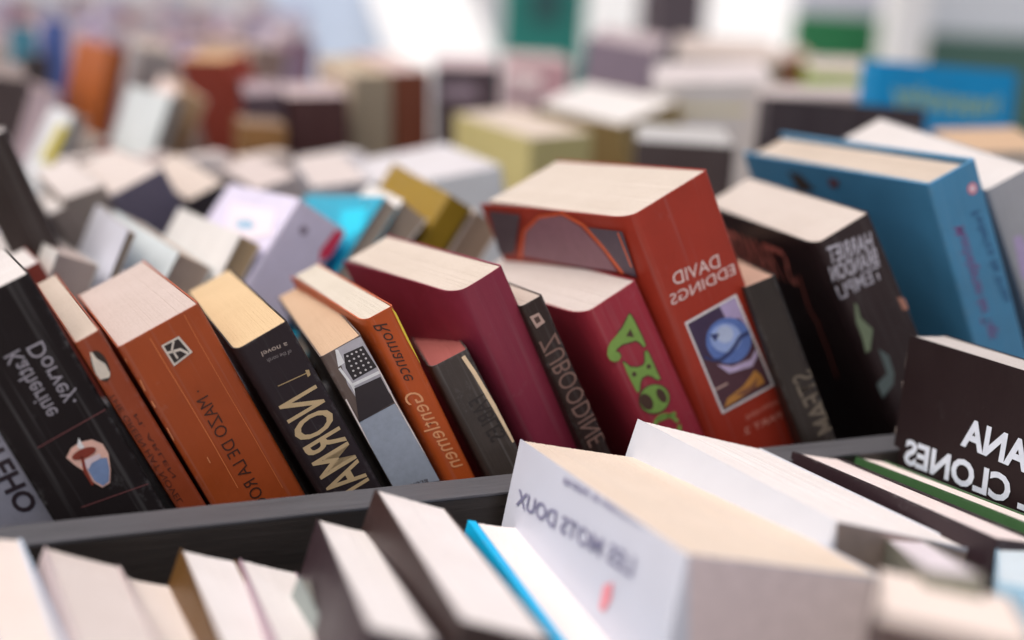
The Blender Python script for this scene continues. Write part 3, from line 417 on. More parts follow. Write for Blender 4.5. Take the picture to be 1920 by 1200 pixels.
    ('b2', 'L', 'cover_stripe', (168, 155, 40), 1, [[(2.518,-1.033),(-1.784,-0.928),(-0.692,-3.904),(3.525,-3.95)]]),
    ('b2b', 'F', 'cover_stripe', (165, 70, 60), 1, [[(0.077,-0.3),(0.955,0.06),(0.657,-1.452),(0.023,-1.625)]]),
    ('f11', 'F', 'spine_panel_or_shade', (140, 126, 120), 0, [[(-0.124,0.246),(5.653,-0.154),(6.353,-2.733),(1.264,-3.261)]]),
    ('f10', 'F', 'spine_panel_or_shade', (198, 184, 186), 0, [[(0.09,0.04),(5.346,-0.089),(6.894,-5.74),(1.565,-5.955)]]),  # shade on the white spine face, painted as a darker warm tint
]
# printed words: book, face, part, ink, layer, words, line start, line end, cap height point, boldness
WORDS = [
    ('m0', 'F', 'title_lettering', (52, 42, 48), 1, 'BATEHO', (2.221, -2.452), (2.087, -6.104), (1.602, -2.539), 0.03),
    ('m1', 'F', 'author_lettering', (138, 134, 142), 1, 'Katherine', (1.696, -1.886), (1.747, -4.14), (1.179, -1.85), 0.0),
    ('m1', 'F', 'author_lettering', (138, 134, 142), 1, 'Dorvey.', (2.379, -1.974), (2.341, -4.108), (1.849, -1.916), 0.0),
    ('m2', 'F', 'title_lettering', (75, 32, 20), 1, 'THE GREEN HAT NOVEL', (0.205, -1.917), (0.286, -6.272), (0.022, -1.921), 0),
    ('m2', 'F', 'author_lettering', (75, 32, 20), 1, 'M. ARLEN', (0.482, -2.907), (0.508, -5.404), (0.354, -2.906), 0),
    ('m3', 'F', 'title_lettering', (62, 34, 24), 1, '· MAZO DE LA ROCHE ·', (1.649, -2.482), (1.612, -8.052), (1.228, -2.447), 0.0),
    ('m4', 'F', 'title_lettering', (178, 155, 118), 1, 'NORMAN', (1.672, -2.353), (1.645, -6.821), (0.316, -1.919), 0.015),
    ('m4', 'F', 'author_lettering', (165, 150, 140), 1, 'a novel', (1.574, -0.602), (0.711, -0.464), (1.452, -0.754), 0.0),
    ('m4', 'F', 'author_lettering', (120, 112, 112), 1, 'of the north', (1.574, -0.891), (0.76, -0.761), (1.483, -1.021), 0.0),
    ('m5', 'F', 'title_lettering', (60, 52, 54), 6, 'grey', (1.166, -5.767), (0.551, -5.604), (1.188, -5.598), 0.0),
    ('m6', 'F', 'title_lettering', (62, 34, 22), 1, 'Romance', (0.7, -0.439), (0.693, -2.664), (0.226, -0.405), 0.0),
    ('m6', 'F', 'author_lettering', (225, 150, 105), 1, 'Gentlemen', (0.665, -3.077), (0.937, -6.331), (0.091, -3.089), -0.002),
    ('m7', 'F', 'title_lettering', (40, 34, 32), 1, 'FABLES', (1.234, -1.661), (1.327, -3.376), (0.625, -1.631), 0.01),
    ('m9', 'F', 'title_lettering', (112, 86, 78), 1, 'ZUBOODINE', (0.792, -1.427), (0.941, -6.001), (0.058, -1.418), 0.0),
    ('m11', 'F', 'author_lettering', (225, 190, 185), 1, 'DAVID', (3.025, -3.578), (0.84, -3.207), (3.003, -3.067), 0.0),
    ('m11', 'F', 'author_lettering', (225, 190, 185), 1, 'EDDINGS', (3.569, -4.181), (0.452, -3.816), (3.533, -3.756), 0.0),
    ('m11', 'F', 'title_lettering', (190, 120, 105), 1, 'SAPPHIRE', (3.633, -10.021), (1.785, -9.742), (3.638, -9.814), 0.0),
    ('m11', 'F', 'title_lettering', (200, 140, 125), 1, '· PART 2', (3.715, -10.68), (1.527, -10.246), (3.677, -10.402), 0.0),
    ('m12', 'F', 'title_lettering', (84, 76, 66), 1, 'STEAM', (1.34, -3.847), (1.537, -6.392), (0.489, -3.856), 0.01),
    ('m13', 'F', 'author_lettering', (160, 158, 168), 1, 'HARRIET', (2.098, -1.387), (0.206, -0.993), (2.133, -0.7), 0.022),
    ('m13', 'F', 'author_lettering', (160, 158, 168), 1, 'BRANDON', (2.07, -2.062), (0.002, -1.723), (2.109, -1.417), 0.022),
    ('m13', 'F', 'title_lettering', (150, 148, 158), 1, 'TEMPLE', (2.012, -2.702), (-0.209, -2.526), (2.074, -2.11), 0.01),
    ('m13', 'L', 'title_lettering', (215, 125, 112), 1, 'STRANGER', (3.427, -2.736), (10.256, -2.853), (2.449, -0.939), 0.01),
    ('m14', 'F', 'author_lettering', (30, 60, 105), 1, 'Federica de Vries', (1.909, -2.057), (2.188, -6.332), (1.48, -1.997), -0.001),
    ('m14', 'F', 'title_lettering', (112, 70, 120), 1, 'Muschelgarten der Tage', (1.032, -2.311), (1.131, -7.516), (0.52, -2.221), 0.005),
    ('f10', 'L', 'author_lettering', (132, 132, 155), 1, 'Marc Villemain & Autres', (0.496, 0.052), (7.676, -0.348), (0.508, 0.309), 0.025),
    ('f10', 'L', 'title_lettering', (112, 112, 138), 1, 'LES MOTS DOUX', (2.255, -1.338), (10.918, -1.915), (2.281, -0.848), 0.02),
    ('f14', 'L', 'title_lettering', (188, 196, 210), 1, 'ANA', (5.442, -3.235), (8.578, -3.189), (5.6, -2.262), 0.035),
    ('f14', 'L', 'title_lettering', (188, 196, 210), 1, 'L CLONES', (4.953, -4.46), (11.306, -4.71), (5.046, -3.58), 0.035),
    ('b17', 'F', 'title_lettering', (150, 165, 92), 1, 'happyplay', (10.618, -3.339), (1.739, -2.935), (10.605, -1.926), 0.01),
    ('s5', 'F', 'title_lettering', (80, 84, 96), 1, 'OUVERTURE', (3.559, -0.639), (0.332, -0.07), (3.605, -0.177), 0.02),
]

# ------------------------------------------------------------------ books
def cover_shape(t, w, h, back, th, flare, warp, rnd, seed, bul, rl=None):
    """folded cover: left board, spine, right board with real paper thickness"""
    rn = random.Random(seed)
    r = min(rnd, t * 0.3)
    q = min(rl or rnd, t * 0.4)                          # softer fold on the front board side
    qy = q * (2.4 if rl else 1.0)
    NB = 8
    def path(off):
        pts = []
        for i in range(NB + 1):                          # left board from the open edge to the spine
            y = w - (w - qy) * i / NB
            fl = flare * ((y - qy) / (w - qy)) ** 2 if y > qy else 0
            pts.append((off - fl, y))
        for i in range(1, 5):
            a = math.pi / 2 * i / 5
            pts.append((q - (q - off) * math.cos(a), qy - (qy - off) * math.sin(a)))
        ns = 6
        for i in range(ns + 1):
            u = i / ns
            x = q + (t - q - r) * u
            pts.append((x, off - bul * (1 - (2 * u - 1) ** 2)))
        for i in range(1, 4):
            a = math.pi / 2 * i / 4
            pts.append((t - r + (r - off) * math.sin(a), r - (r - off) * math.cos(a)))
        for i in range(NB + 1):
            y = r + (w - r) * i / NB
            pts.append((t - off, y))
        return pts
    po, pi = path(0.0), path(th)
    NZ = 10
    bm = bmesh.new()
    ph = [rn.uniform(0, 6.28) for _ in range(4)]
    def wob(x, y, z):
        k = warp * (y / w)
        return x + k * (math.sin(z / h * 4.2 + ph[0]) + 0.5 * math.sin(z / h * 9 + ph[1])), y
    def ring(pts, z):
        out = []
        for x, y in pts:
            x2, y2 = wob(x, y, z)
            if back: y2 = w - y2
            out.append(bm.verts.new((x2 * CM, y2 * CM, z * CM)))
        return out
    ro = [ring(po, h * k / NZ) for k in range(NZ + 1)]
    ri = [ring(pi, h * k / NZ) for k in range(NZ + 1)]
    n = len(po)
    for k in range(NZ):
        for i in range(n - 1):
            bm.faces.new((ro[k][i], ro[k][i+1], ro[k+1][i+1], ro[k+1][i]))
            bm.faces.new((ri[k][i+1], ri[k][i], ri[k+1][i], ri[k+1][i+1]))
        for i in (0, n - 1):
            q = (ro[k][i], ro[k+1][i], ri[k+1][i], ri[k][i])
            bm.faces.new(q)
    for k in (0, NZ):
        for i in range(n - 1):
            bm.faces.new((ro[k][i], ro[k][i+1], ri[k][i+1], ri[k][i]))
    bmesh.ops.recalc_face_normals(bm, faces=bm.faces[:])
    return bm

def pages_shape(t, w, h, back, th, seed, ncol, over, rag, rl=None):
    """page block: gatherings of slightly different height and depth"""
    rn = random.Random(seed)
    bm = bmesh.new()
    x0, x1 = th * 1.3, t - th * 1.3
    ncol = max(3, ncol)
    rr = min(0.22, t * 0.25)
    zt0 = h - over
    prev = None
    NS = 8
    wav = rn.uniform(0, 6.28)
    for i in range(ncol):
        xa = x0 + (x1 - x0) * i / ncol
        xb = x0 + (x1 - x0) * (i + 1) / ncol
        xm = (xa + xb) / 2
        d = min(xm - x0, x1 - xm)
        rr = min(rl, t * 0.4) if rl and xm - x0 < x1 - xm else min(0.22, t * 0.25)
        yin = th * 1.3 + (rr - math.sqrt(max(0, rr * rr - (rr - min(d, rr)) ** 2))) * (2.3 if rl and xm - x0 < x1 - xm else 0.9)
        zt = zt0 - rn.random() * rag * 1.2
        yo = w - over * 0.6 - rn.random() * rag * 2 - 0.05 * math.sin(math.pi * (xm - x0) / (x1 - x0))
        g = 0.0002
        lo, hi = [], []
        for k in range(NS + 1):
            y = yin + (yo - yin) * k / NS
            zz = zt + rag * 0.35 * math.sin(k * 1.1 + wav + i * 0.05)
            Y = (w - y) if back else y
            lo.append((bm.verts.new(((xa + g) * CM, Y * CM, 0.02 * CM)), bm.verts.new(((xb - g) * CM, Y * CM, 0.02 * CM))))
            hi.append((bm.verts.new(((xa + g) * CM, Y * CM, zz * CM)), bm.verts.new(((xb - g) * CM, Y * CM, zz * CM))))
        for k in range(NS):
            bm.faces.new((hi[k][0], hi[k][1], hi[k+1][1], hi[k+1][0]))
            bm.faces.new((lo[k][0], lo[k+1][0], lo[k+1][1], lo[k][1]))
            bm.faces.new((lo[k][0], hi[k][0], hi[k+1][0], lo[k+1][0]))
            bm.faces.new((lo[k][1], lo[k+1][1], hi[k+1][1], hi[k][1]))
        for k in (0, NS):
            bm.faces.new((lo[k][0], lo[k][1], hi[k][1], hi[k][0]))
    bmesh.ops.recalc_face_normals(bm, faces=bm.faces[:])
    return bm

ROOTS = {}
COVERS = {}
SHAPE = {}
K_FACE = 1.0
def book(key, label, group, col, pages=(225, 212, 200), back=False, kind='paperback_book', th=0.045,
         flare=0.0, warp=0.02, rough=0.42, wear=0.6, over=0.035, rag=0.010, ncol=None, f=None, bul=0.0, rnd=0.16, pf=1.0, rl=None, spec=0.4):
    x, y, z, e0, e1, e2, t, w, h = POSE[key]
    root = bpy.data.objects.new(kind, None)
    root.empty_display_size = 0.02
    C.objects.link(root)
    place(root, x, y, z, (e0, e1, e2))
    tag(root, label, 'book', group)
    seed = hash_key(key)
    cm_ = cover_mat(rgb(col, f if f else FACE_GAIN), rough, wear, (t, w, h), back, spec)
    cv = link_mesh('cover', cover_shape(t, w, h, back, th, flare, warp, rnd, seed, bul, rl), cm_, root, smooth=False)
    for p in cv.data.polygons: p.use_smooth = True
    cv.data.set_sharp_from_angle(angle=math.radians(38))
    if ncol is None:
        ncol = int(min(70, max(6, t / 0.045)))
    link_mesh('pages', pages_shape(t, w, h, back, th, seed + 1, ncol, over, rag, rl), page_mat(rgb(pages, PAGE_GAIN * pf)), root)
    ROOTS[key] = root; COVERS[key] = cv; SHAPE[key] = (t, w, h, flare, bul, rnd)
    return root

def hash_key(k):
    return sum((i + 3) * ord(c) * 17 for i, c in enumerate(k))

FACE_GAIN = 1.35
PAGE_GAIN = 0.70

GM = 'paperbacks leaning in the middle compartment'
GF = 'books standing in the front compartment'
GR = 'books in the second row leaning to the right'
GS = 'books in the third row behind'
GB = 'blurred books further back on the stall'
MID = dict(ncol=None)
CREAM = (233, 218, 205); WHITE = (244, 240, 240); YEL = (246, 216, 168)
# (key, label, rgb-as-photographed, extras)
book('m0', 'pale grey paperback with large dark letters at the far left of the middle row', GM, (150,150,162), WHITE)
book('m1', 'thick black paperback with pale two-line author name and a glowing bowl picture on its spine', GM, (44,36,37), WHITE, spec=.15, rough=.6, wear=.8, f=.6)
book('m2', 'thin orange paperback with a small pale bird emblem between black and thick orange books', GM, (138,60,30), CREAM)
book('m3', 'thick orange paperback with black square emblem and creased spine', GM, (150,66,26), (228,212,206))
book('m4', 'black paperback with tall tan letters down its spine and yellowed pages', GM, (50,40,44), (244,216,174), rl=.3, spec=.25, rough=.55, f=.85)
book('m5', 'worn brown and grey paperback with black and white grid picture on its spine', GM, (92,78,72), (232,200,170), wear=1)
book('m6', 'thin orange paperback with black script and yellow spine edge', GM, (165,72,26), (238,230,216), flare=.1, rl=.3)
book('m7', 'short old dark grey book with pink stained page edges and ragged spine', GM, (66,58,54), (185,108,104), f=1.0, rl=.3, wear=1, rag=.03)
book('m8', 'thick plain magenta paperback with no lettering on its spine', GM, (124,40,60), (236,224,212), bul=.03, flare=.2, rl=.5)
book('m9', 'thin dark brown paperback with tall brown letters and small square emblem', GM, (52,36,32), (225,210,200), f=.8)
book('m10', 'crimson paperback with large curly green letters on its spine', GM, (142,42,56), (234,224,220), rl=.5)
book('m11', 'tall thick red paperback with a framed blue orb picture on its spine', GM, (146,46,30), (236,225,214), flare=.35, wear=.6, rl=.5)
book('m12', 'short dark olive paperback half hidden between red and black thick books', GM, (46,38,34), (215,178,160), f=.8)
book('m13', 'thick black paperback with three lines of pale block lettering on its spine', GM, (50,36,38), (232,222,215), rl=.35, flare=.1, f=.85)
book('m14', 'large blue hardback with navy script and round emblem on its spine', GM, (64,122,158), (230,216,202), kind='hardback_book', th=.14, over=.25, rough=.34)
book('m15', 'large grey-spined book with dark side at the right edge of the middle row', GM, (150,152,158), WHITE)
book('m16', 'thick book with tan page edges behind the blue hardback', GM, (150,140,130), (228,196,165))
book('r0', 'tall dark brown book standing at the far left behind the black paperback', GM, (58,46,42), WHITE, f=.85)
book('r00', 'brick red covered book with white pages partly behind the black paperback', GM, (120,50,40), WHITE)
# front compartment
book('f0', 'cream paged book with raised pale blue-white cover at the left front corner', GF, (205,220,240), (245,234,228), f=1.0, th=.09, pf=1.3)
book('f2', 'thick pinkish paged book beside the pale blue-white cover in the front row', GF, (200,185,185), (236,226,222), f=1.2, pf=1.3)
book('f3', 'slim cream paged book between the pinkish block and the ochre cover', GF, (215,205,200), (242,232,226), f=1.2, pf=1.3)
book('f4', 'white paged book with ochre and brown cover in the front row', GF, (112,78,36), WHITE, f=.75, pf=1.3)
book('f5', 'white paged book with thin mauve cover right of the ochre one', GF, (150,128,140), WHITE, f=1.25, pf=1.3)
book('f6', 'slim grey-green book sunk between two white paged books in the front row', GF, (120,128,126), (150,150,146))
book('f7', 'white paged book with dark plum left cover and lavender right side', GF, (70,50,58), (247,243,243), f=.5, pf=1.3)
book('f8', 'white paged book with dark brown cover right in the middle of the front row', GF, (72,52,50), (245,240,240), f=.5, pf=1.3)
book('f9', 'white paged book with bright cyan cover in the front row', GF, (0,165,222), (246,238,238), f=1.3, th=.26, pf=1.3)
book('f10', 'large white covered book with grey title words and cream pages in the foreground', GF, (212,216,230), (250,234,218), f=.92, wear=.2, pf=1.12)
book('f11', 'large white covered book with taupe front behind the big white titled book', GF, (222,226,236), (244,240,240), f=.85, wear=.2, pf=1.3)
book('f12', 'white paged book with dark plum cover near the right edge of the front row', GF, (66,45,52), (240,230,230), f=.5, th=.22, pf=1.3)
book('f13', 'white paged book with dark green cover in front of the black book', GF, (52,84,50), (242,232,230), f=1.35, th=.12, pf=1.3)
book('f14', 'black covered book with large white block letters standing at the right edge', GF, (52,36,38), (244,238,236), spec=.25, rough=.55, f=.5, wear=.25, pf=.85)
book('f15', 'small blurred book with green and brown spine at the lower right', GF, (112,112,100), (238,230,238), f=1.1, pf=1.3)
book('f16', 'pale blue covered book at the lower right edge', GF, (160,200,225), (215,230,240), f=1.1, pf=1.3)
book('f17', 'cream paged book with dark spine in the bottom right corner', GF, (75,58,55), (238,224,216), f=1.0, pf=1.5)
# second row
book('r1', 'white covered book with greyed page edges and red back cover in second row', GR, (215,215,212), (215,200,195), back=True, f=.95)
book('r2', 'very thin white booklet with bright blank cover in the second row', GR, (220,222,235), (190,175,155), back=True, f=.9, warp=0)
book('r3', 'white covered book with greenish lower cover and wide taupe page edges', GR, (215,224,226), (220,202,188), back=True, f=.95)
book('r4', 'white covered book with narrow tan page edges beside the lavender book', GR, (226,224,222), (220,196,160), back=True, f=.95)
book('r5', 'lavender spined book with red corner mark and pale printed cover', GR, (205,200,222), (235,225,225), f=1.15)
book('r6', 'glossy turquoise covered book leaning to the right in the second row', GR, (0,150,180), (200,188,175), back=True, f=1.2, rough=.25)
book('r7', 'white covered book with taupe page edges right of the turquoise cover', GR, (225,222,220), (190,175,160), back=True, f=1.1)
book('r8', 'mustard yellow spined paperback in the second row', GR, (150,120,25), (236,215,185), f=1.0)
book('r9', 'tan paged book between the mustard paperback and the red one', GR, (205,190,180), (190,165,145), back=True, f=1.2)
# third row
book('s0', 'small grey book with pale pages behind the tall dark brown book', GS, (130,118,112), WHITE)
book('s1', 'taupe spined book with white pages at the left of the third row', GS, (140,128,120), (240,232,230))
book('s2', 'slate grey spined thick book with maroon edge in the third row', GS, (88,82,98), (240,230,226), f=1.35)
book('s3', 'black spined book with cream pages right of the slate grey one', GS, (50,42,46), (238,225,216), f=1.25)
book('s4', 'grey spined book with pinkish cream pages in the third row', GS, (150,140,140), (234,222,220))
book('s5', 'pale book with dark lettering band behind the turquoise cover', GS, (165,165,172), (238,228,226))
book('s6', 'broad white covered magazine block behind the mustard paperback', GS, (225,228,240), (240,238,244), f=1.1)
book('s8', 'mustard and green covered book tucked under the white magazine block', GS, (150,125,40), (220,205,170), f=1.0)
book('s7', 'charcoal covered book facing front behind the tall red paperback', GS, (68,58,58), (215,215,216), f=1.35)
# fourth row and beyond
book('b1', 'orange upright book with darker brown spine at the upper left', GB, (185,100,45), (236,222,214), f=.95)
book('b2', 'white leaning book with an olive yellow band at the left', GB, (212,216,220), (200,195,190), back=True, f=1.1)
book('b2b', 'small greyish leaning book with a red band at the left', GB, (170,160,152), (225,215,210), f=1.4)
book('b4', 'pale grey-white cover leaning to the right below the orange book', GB, (205,212,214), (170,165,160), back=True, f=1.1)
book('b4b', 'cream and pink paged book leaning beside the brick red one', GB, (225,205,200), (225,190,150), back=True, f=1.2)
book('b5', 'brick red book with peach pages at the upper left', GB, (130,55,42), (240,200,155), f=1.8)
book('b6', 'beige cloth covered book behind the brick red one', GB, (170,148,136), (222,212,210), f=1.25)
book('b7a', 'dark violet-grey book left of the maroon block', GB, (72,60,70), (190,172,180), f=1.35)
book('b7', 'broad dark maroon book with pinkish page tops in the fourth row', GB, (72,44,44), (220,202,205), f=1.35)
book('b7c', 'ochre brown book in front of the maroon block', GB, (105,75,40), (175,150,130), f=1.8)
book('b8', 'upright book turned with beige page edges outward in the fourth row', GB, (204,188,168), (222,206,182), back=True, f=1.2)
book('b8b', 'upright book with dark red-brown spine beside the beige page edges', GB, (108,58,40), (236,215,212), f=1.8)
book('b9', 'dark grey boxed book with lavender label in the fourth row', GB, (78,68,74), (225,205,210), f=1.35)
book('b10', 'pale yellow covered thick book with brown spine in the fourth row', GB, (206,194,135), (240,226,214), f=1.25)
book('b11', 'olive tan spined book with white top and oval label', GB, (150,128,85), (248,246,246), f=1.35)
book('b13', 'broad white book with yellow stripe right of the oval labelled one', GB, (205,200,198), (236,228,230), f=1.2)
book('b14', 'lavender grey covered book at the top centre', GB, (150,135,150), (215,200,205), f=1.25)
book('b15', 'pale grey wide book with dark line at the top right of centre', GB, (170,160,152), (225,212,206), f=1.4)
book('b15b', 'brown spined book behind the black facing cover', GB, (130,85,60), (215,195,185), f=1.25)
book('b18', 'bright green covered book behind the black facing cover', GB, (140,175,40), (228,215,210), f=1.25)
book('b18b', 'pinkish white covered book just behind the black facing cover', GB, (205,192,192), (225,215,215), f=1.1)
book('b16', 'wide black cover facing front at the right of the stall', GB, (58,48,54), (205,195,200), f=.85)
book('b17', 'bright blue cover with yellow-green script facing front at the right edge', GB, (0,120,172), (225,220,220), f=1.45, rough=.5)
book('b20', 'teal covered book at the far upper left', GB, (75,135,155), (215,205,210), f=1.25)
book('b21', 'blue covered book at the far upper left', GB, (85,105,165), (205,200,220), f=1.25)
book('b22', 'black covered book below the teal one', GB, (62,54,54), (170,155,155), f=1.25)
book('b23', 'dark brown book with taupe page edges at the left edge', GB, (72,60,60), (172,158,155), f=1.25)
book('b24', 'pale mauve leaning book beside the orange upright book', GB, (175,155,160), (200,180,182), f=1.3)
book('b25', 'grey cream book between the orange and the brick red ones', GB, (165,160,158), (215,200,190), f=1.3)
book('b26', 'pale pink covered book below the teal board', GB, (205,165,170), (225,205,205), f=1.3)
book('b27', 'pinkish grey book left of the white topped tan book', GB, (185,160,165), (228,212,212), f=1.3)
book('s10', 'pale cream book behind the taupe spined one in the third row', GS, (190,178,172), (240,230,226), f=1.2)
book('s11', 'pinkish paged book behind the slate grey one', GS, (200,185,182), (238,224,222), f=1.2)
book('s12', 'off-white paged book behind the black spined one', GS, (205,196,194), (242,232,230), f=1.2)
book('s13', 'cream paged book below the dark maroon block', GS, (198,184,176), (240,228,222), f=1.2)
book('s14', 'white paged book below the beige page edges', GS, (210,206,208), (244,240,240), f=1.2)


# ------------------------------------------------------------------ printing on the covers
def face_point(key, face, s, zt, layer):
    """(s, height below the top) on a face -> local point just above the paper"""
    t, w, h, flare, bul, rnd = SHAPE[key]
    lift = 0.006 + 0.005 * layer
    if face == 'F':
        u = max(0.0, min(1.0, (s - rnd) / max(0.01, t - 2 * rnd)))
        y = -bul * (1 - (2 * u - 1) ** 2) - lift
        return Vector((s, y, h + zt)) * CM
    return Vector((-flare * (max(0, s) / w) ** 2 - lift - 0.03, s, h + zt)) * CM

def clip_poly(poly, lo, hi):
    """keep a print inside the face (Sutherland-Hodgman in s)"""
    def cut(pts, inside, cross):
        out = []
        for i, a in enumerate(pts):
            b = pts[(i + 1) % len(pts)]
            if inside(a): out.append(a)
            if inside(a) != inside(b): out.append(cross(a, b))
        return out
    def at(v):
        return lambda a, b: (v, a[1] + (b[1] - a[1]) * (v - a[0]) / (b[0] - a[0]))
    poly = cut(poly, lambda p: p[0] >= lo, at(lo))
    if poly: poly = cut(poly, lambda p: p[0] <= hi, at(hi))
    return poly

def cut_top(poly, top):
    out = []
    for i, a in enumerate(poly):
        b = poly[(i + 1) % len(poly)]
        if a[1] <= top: out.append(a)
        if (a[1] <= top) != (b[1] <= top):
            u = (top - a[1]) / (b[1] - a[1]); out.append((a[0] + u * (b[0] - a[0]), top))
    return out

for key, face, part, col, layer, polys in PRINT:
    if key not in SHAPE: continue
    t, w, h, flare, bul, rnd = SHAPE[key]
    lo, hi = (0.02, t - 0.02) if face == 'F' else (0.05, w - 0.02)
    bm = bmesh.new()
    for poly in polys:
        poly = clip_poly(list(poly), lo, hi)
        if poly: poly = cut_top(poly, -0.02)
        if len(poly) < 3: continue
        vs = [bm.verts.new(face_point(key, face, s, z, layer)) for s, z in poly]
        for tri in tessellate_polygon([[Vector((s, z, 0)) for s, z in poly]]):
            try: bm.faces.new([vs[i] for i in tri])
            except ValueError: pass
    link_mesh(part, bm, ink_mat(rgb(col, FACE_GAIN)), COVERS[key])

def text_outline(s, bold):
    cu = bpy.data.curves.new('words', 'FONT')
    cu.body = s; cu.size = 1.0; cu.offset = bold; cu.resolution_u = 3
    o = bpy.data.objects.new('words', cu)
    C.objects.link(o)
    bpy.context.view_layer.update()
    dg = bpy.context.evaluated_depsgraph_get()
    me = bpy.data.meshes.new_from_object(o.evaluated_get(dg))
    bpy.data.objects.remove(o); bpy.data.curves.remove(cu)
    return me

for key, face, part, col, layer, s, O, E, Cp, bold in WORDS:
    if key not in SHAPE: continue
    me = text_outline(s, bold)
    xs = [v.co.x for v in me.vertices]
    capw, caph = max(xs) - min(xs), 0.70
    ox, oy = O; ux, uy = E[0] - ox, E[1] - oy
    L = math.hypot(ux, uy); ux /= L; uy /= L
    vx, vy = -uy, ux
    d = (Cp[0] - ox) * vx + (Cp[1] - oy) * vy
    sx, sy = L / capw, d / caph
    t, w, h, flare, bul, rnd = SHAPE[key]
    lim = (0.03, t - 0.03) if face == 'F' else (-9, w - 0.05)
    x0 = min(xs)
    for v in me.vertices:
        a, b = (v.co.x - x0) * sx, v.co.y * sy
        if key in ('m6', 'm14'):                         # slanted script
            a += 0.35 * b
        ps, pz = ox + ux * a + vx * b, oy + uy * a + vy * b
        ps = max(lim[0], min(lim[1], ps)); pz = min(pz, -0.03)
        v.co = face_point(key, face, ps, pz, layer)
    me.materials.clear(); me.materials.append(ink_mat(rgb(col, FACE_GAIN)))
    me.name = part
    o = bpy.data.objects.new(part, me)
    C.objects.link(o); o.parent = COVERS[key]
# ------------------------------------------------------------------ the stall bins
def wood(key, col, rough=.55):
    return plain_mat(key, col, rough, scale=1.0, amt=.5, grain=(22, 260, 260), bump=.6)
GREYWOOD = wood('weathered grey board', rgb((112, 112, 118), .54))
def bin_part(name, parent, x0, y0, z0, x1, y1, z1, mat, bev=0.0008):
    bm = bmesh.new()
    add_box(bm, x0*CM, y0*CM, z0*CM, x1*CM, y1*CM, z1*CM, bev)
    return link_mesh(name, bm, mat, parent)
def root_at(name, x, y, z, label, cat, group=None):
    o = bpy.data.objects.new(name, None); o.empty_display_size = .05; C.objects.link(o)
    place(o, x, y, z); tag(o, label, cat, group)
    return o
b = root_at('book_bin', 0, 0, 0, 'long dark wooden book bin with a grey front board dividing the two nearest rows', 'book bin')
X0, X1 = -9, 104
DARKWOOD = wood('shade-darkened board', (.028, .022, .019))  # shade on the front board put into its colour; top strip stays grey
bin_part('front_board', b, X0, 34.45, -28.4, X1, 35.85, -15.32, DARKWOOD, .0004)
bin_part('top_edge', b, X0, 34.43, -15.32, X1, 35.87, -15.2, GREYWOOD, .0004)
bin_part('floor_board', b, X0, 35.85, -28.4, X1, 130, -27.2, GREYWOOD)
bin_part('divider', b, X0, 50.6, -27.2, X1, 51.4, -16.5, GREYWOOD)
bin_part('divider', b, X0, 65.3, -27.2, X1, 66.1, -16.5, GREYWOOD)
bin_part('divider', b, X0, 81.6, -27.2, X1, 82.3, -17.5, GREYWOOD)
bin_part('back_board', b, X0, 130, -28.4, X1, 131.4, -15.5, GREYWOOD)
bin_part('side_board', b, X0 - 1.4, 34.45, -28.4, X0, 131.4, -15.2, GREYWOOD)
bin_part('side_board', b, X1, 34.45, -28.4, X1 + 1.4, 131.4, -15.2, GREYWOOD)
b = root_at('book_tray', 0, 0, 0, 'lower dark wooden tray holding the nearest row of books', 'book tray')
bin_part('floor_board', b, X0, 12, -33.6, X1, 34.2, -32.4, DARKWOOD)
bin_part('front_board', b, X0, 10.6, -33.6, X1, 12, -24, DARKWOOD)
b = root_at('riser', 0, 0, 0, 'dark plank riser lifting the book bin above the lower tray', 'riser')
bin_part('plank', b, X0, 36.5, -33.6, X1, 129, -28.4, GREYWOOD)
b = root_at('trestle_table', 0, 0, 0, 'wooden trestle table carrying the bins of books', 'table')
bin_part('table_top', b, X0 - 6, 6, -36.2, X1 + 6, 136, -33.6, wood('table wood', rgb((120, 92, 66), 1.0)))
for lx in (X0 + 2, X1 - 6):
    for ly in (12, 126):
        bin_part('leg', b, lx, ly, -108.5, lx + 5, ly + 5, -36.2, wood('table wood', rgb((120, 92, 66))))
# ground
bm = bmesh.new()
v = [bm.verts.new(p) for p in ((-2500, -2500, 0), (2500, -2500, 0), (2500, 2500, 0), (-2500, 2500, 0))]
bm.faces.new(v)
tag(link_mesh('ground', bm, plain_mat('pale paving', (.42, .41, .40, 1), .8, scale=3.0, amt=.2)), 'pale paved ground below the stall', None, None, 'structure')

# ------------------------------------------------------------------ second stall behind, upper left
b = root_at('book_bin', 0, 0, 0, 'second book bin standing beyond the first at the upper left', 'book bin')
XF = -24
bin_part('floor_board', b, XF, 140, -28.4, 76, 330, -27.2, GREYWOOD)
bin_part('front_board', b, XF, 140, -27.2, 76, 141.2, -16, GREYWOOD)
bin_part('back_board', b, XF, 330, -28.4, 76, 331.4, -14, GREYWOOD)
b = root_at('trestle_table', 0, 0, 0, 'second wooden trestle table under the far book bin', 'table')
bin_part('table_top', b, XF - 6, 138, -31, 82, 336, -28.4, wood('table wood', rgb((120, 92, 66))))
for lx in (XF - 3, 74):
    for ly in (144, 325):
        bin_part('leg', b, lx, ly, -108.5, lx + 5, ly + 5, -31, wood('table wood', rgb((120, 92, 66))))
FAR = [('mauve', (165,145,155)), ('pale pink', (200,178,184)), ('lavender', (168,162,188)), ('off-white', (205,195,195)),
       ('dusty rose', (170,138,145)), ('grey blue', (145,155,178)), ('beige', (190,172,160)), ('plum', (135,108,122)), ('brick', (155,105,100))]
GFAR = 'blurred books in the far bin'
rf = random.Random(21)
PROTO = {}
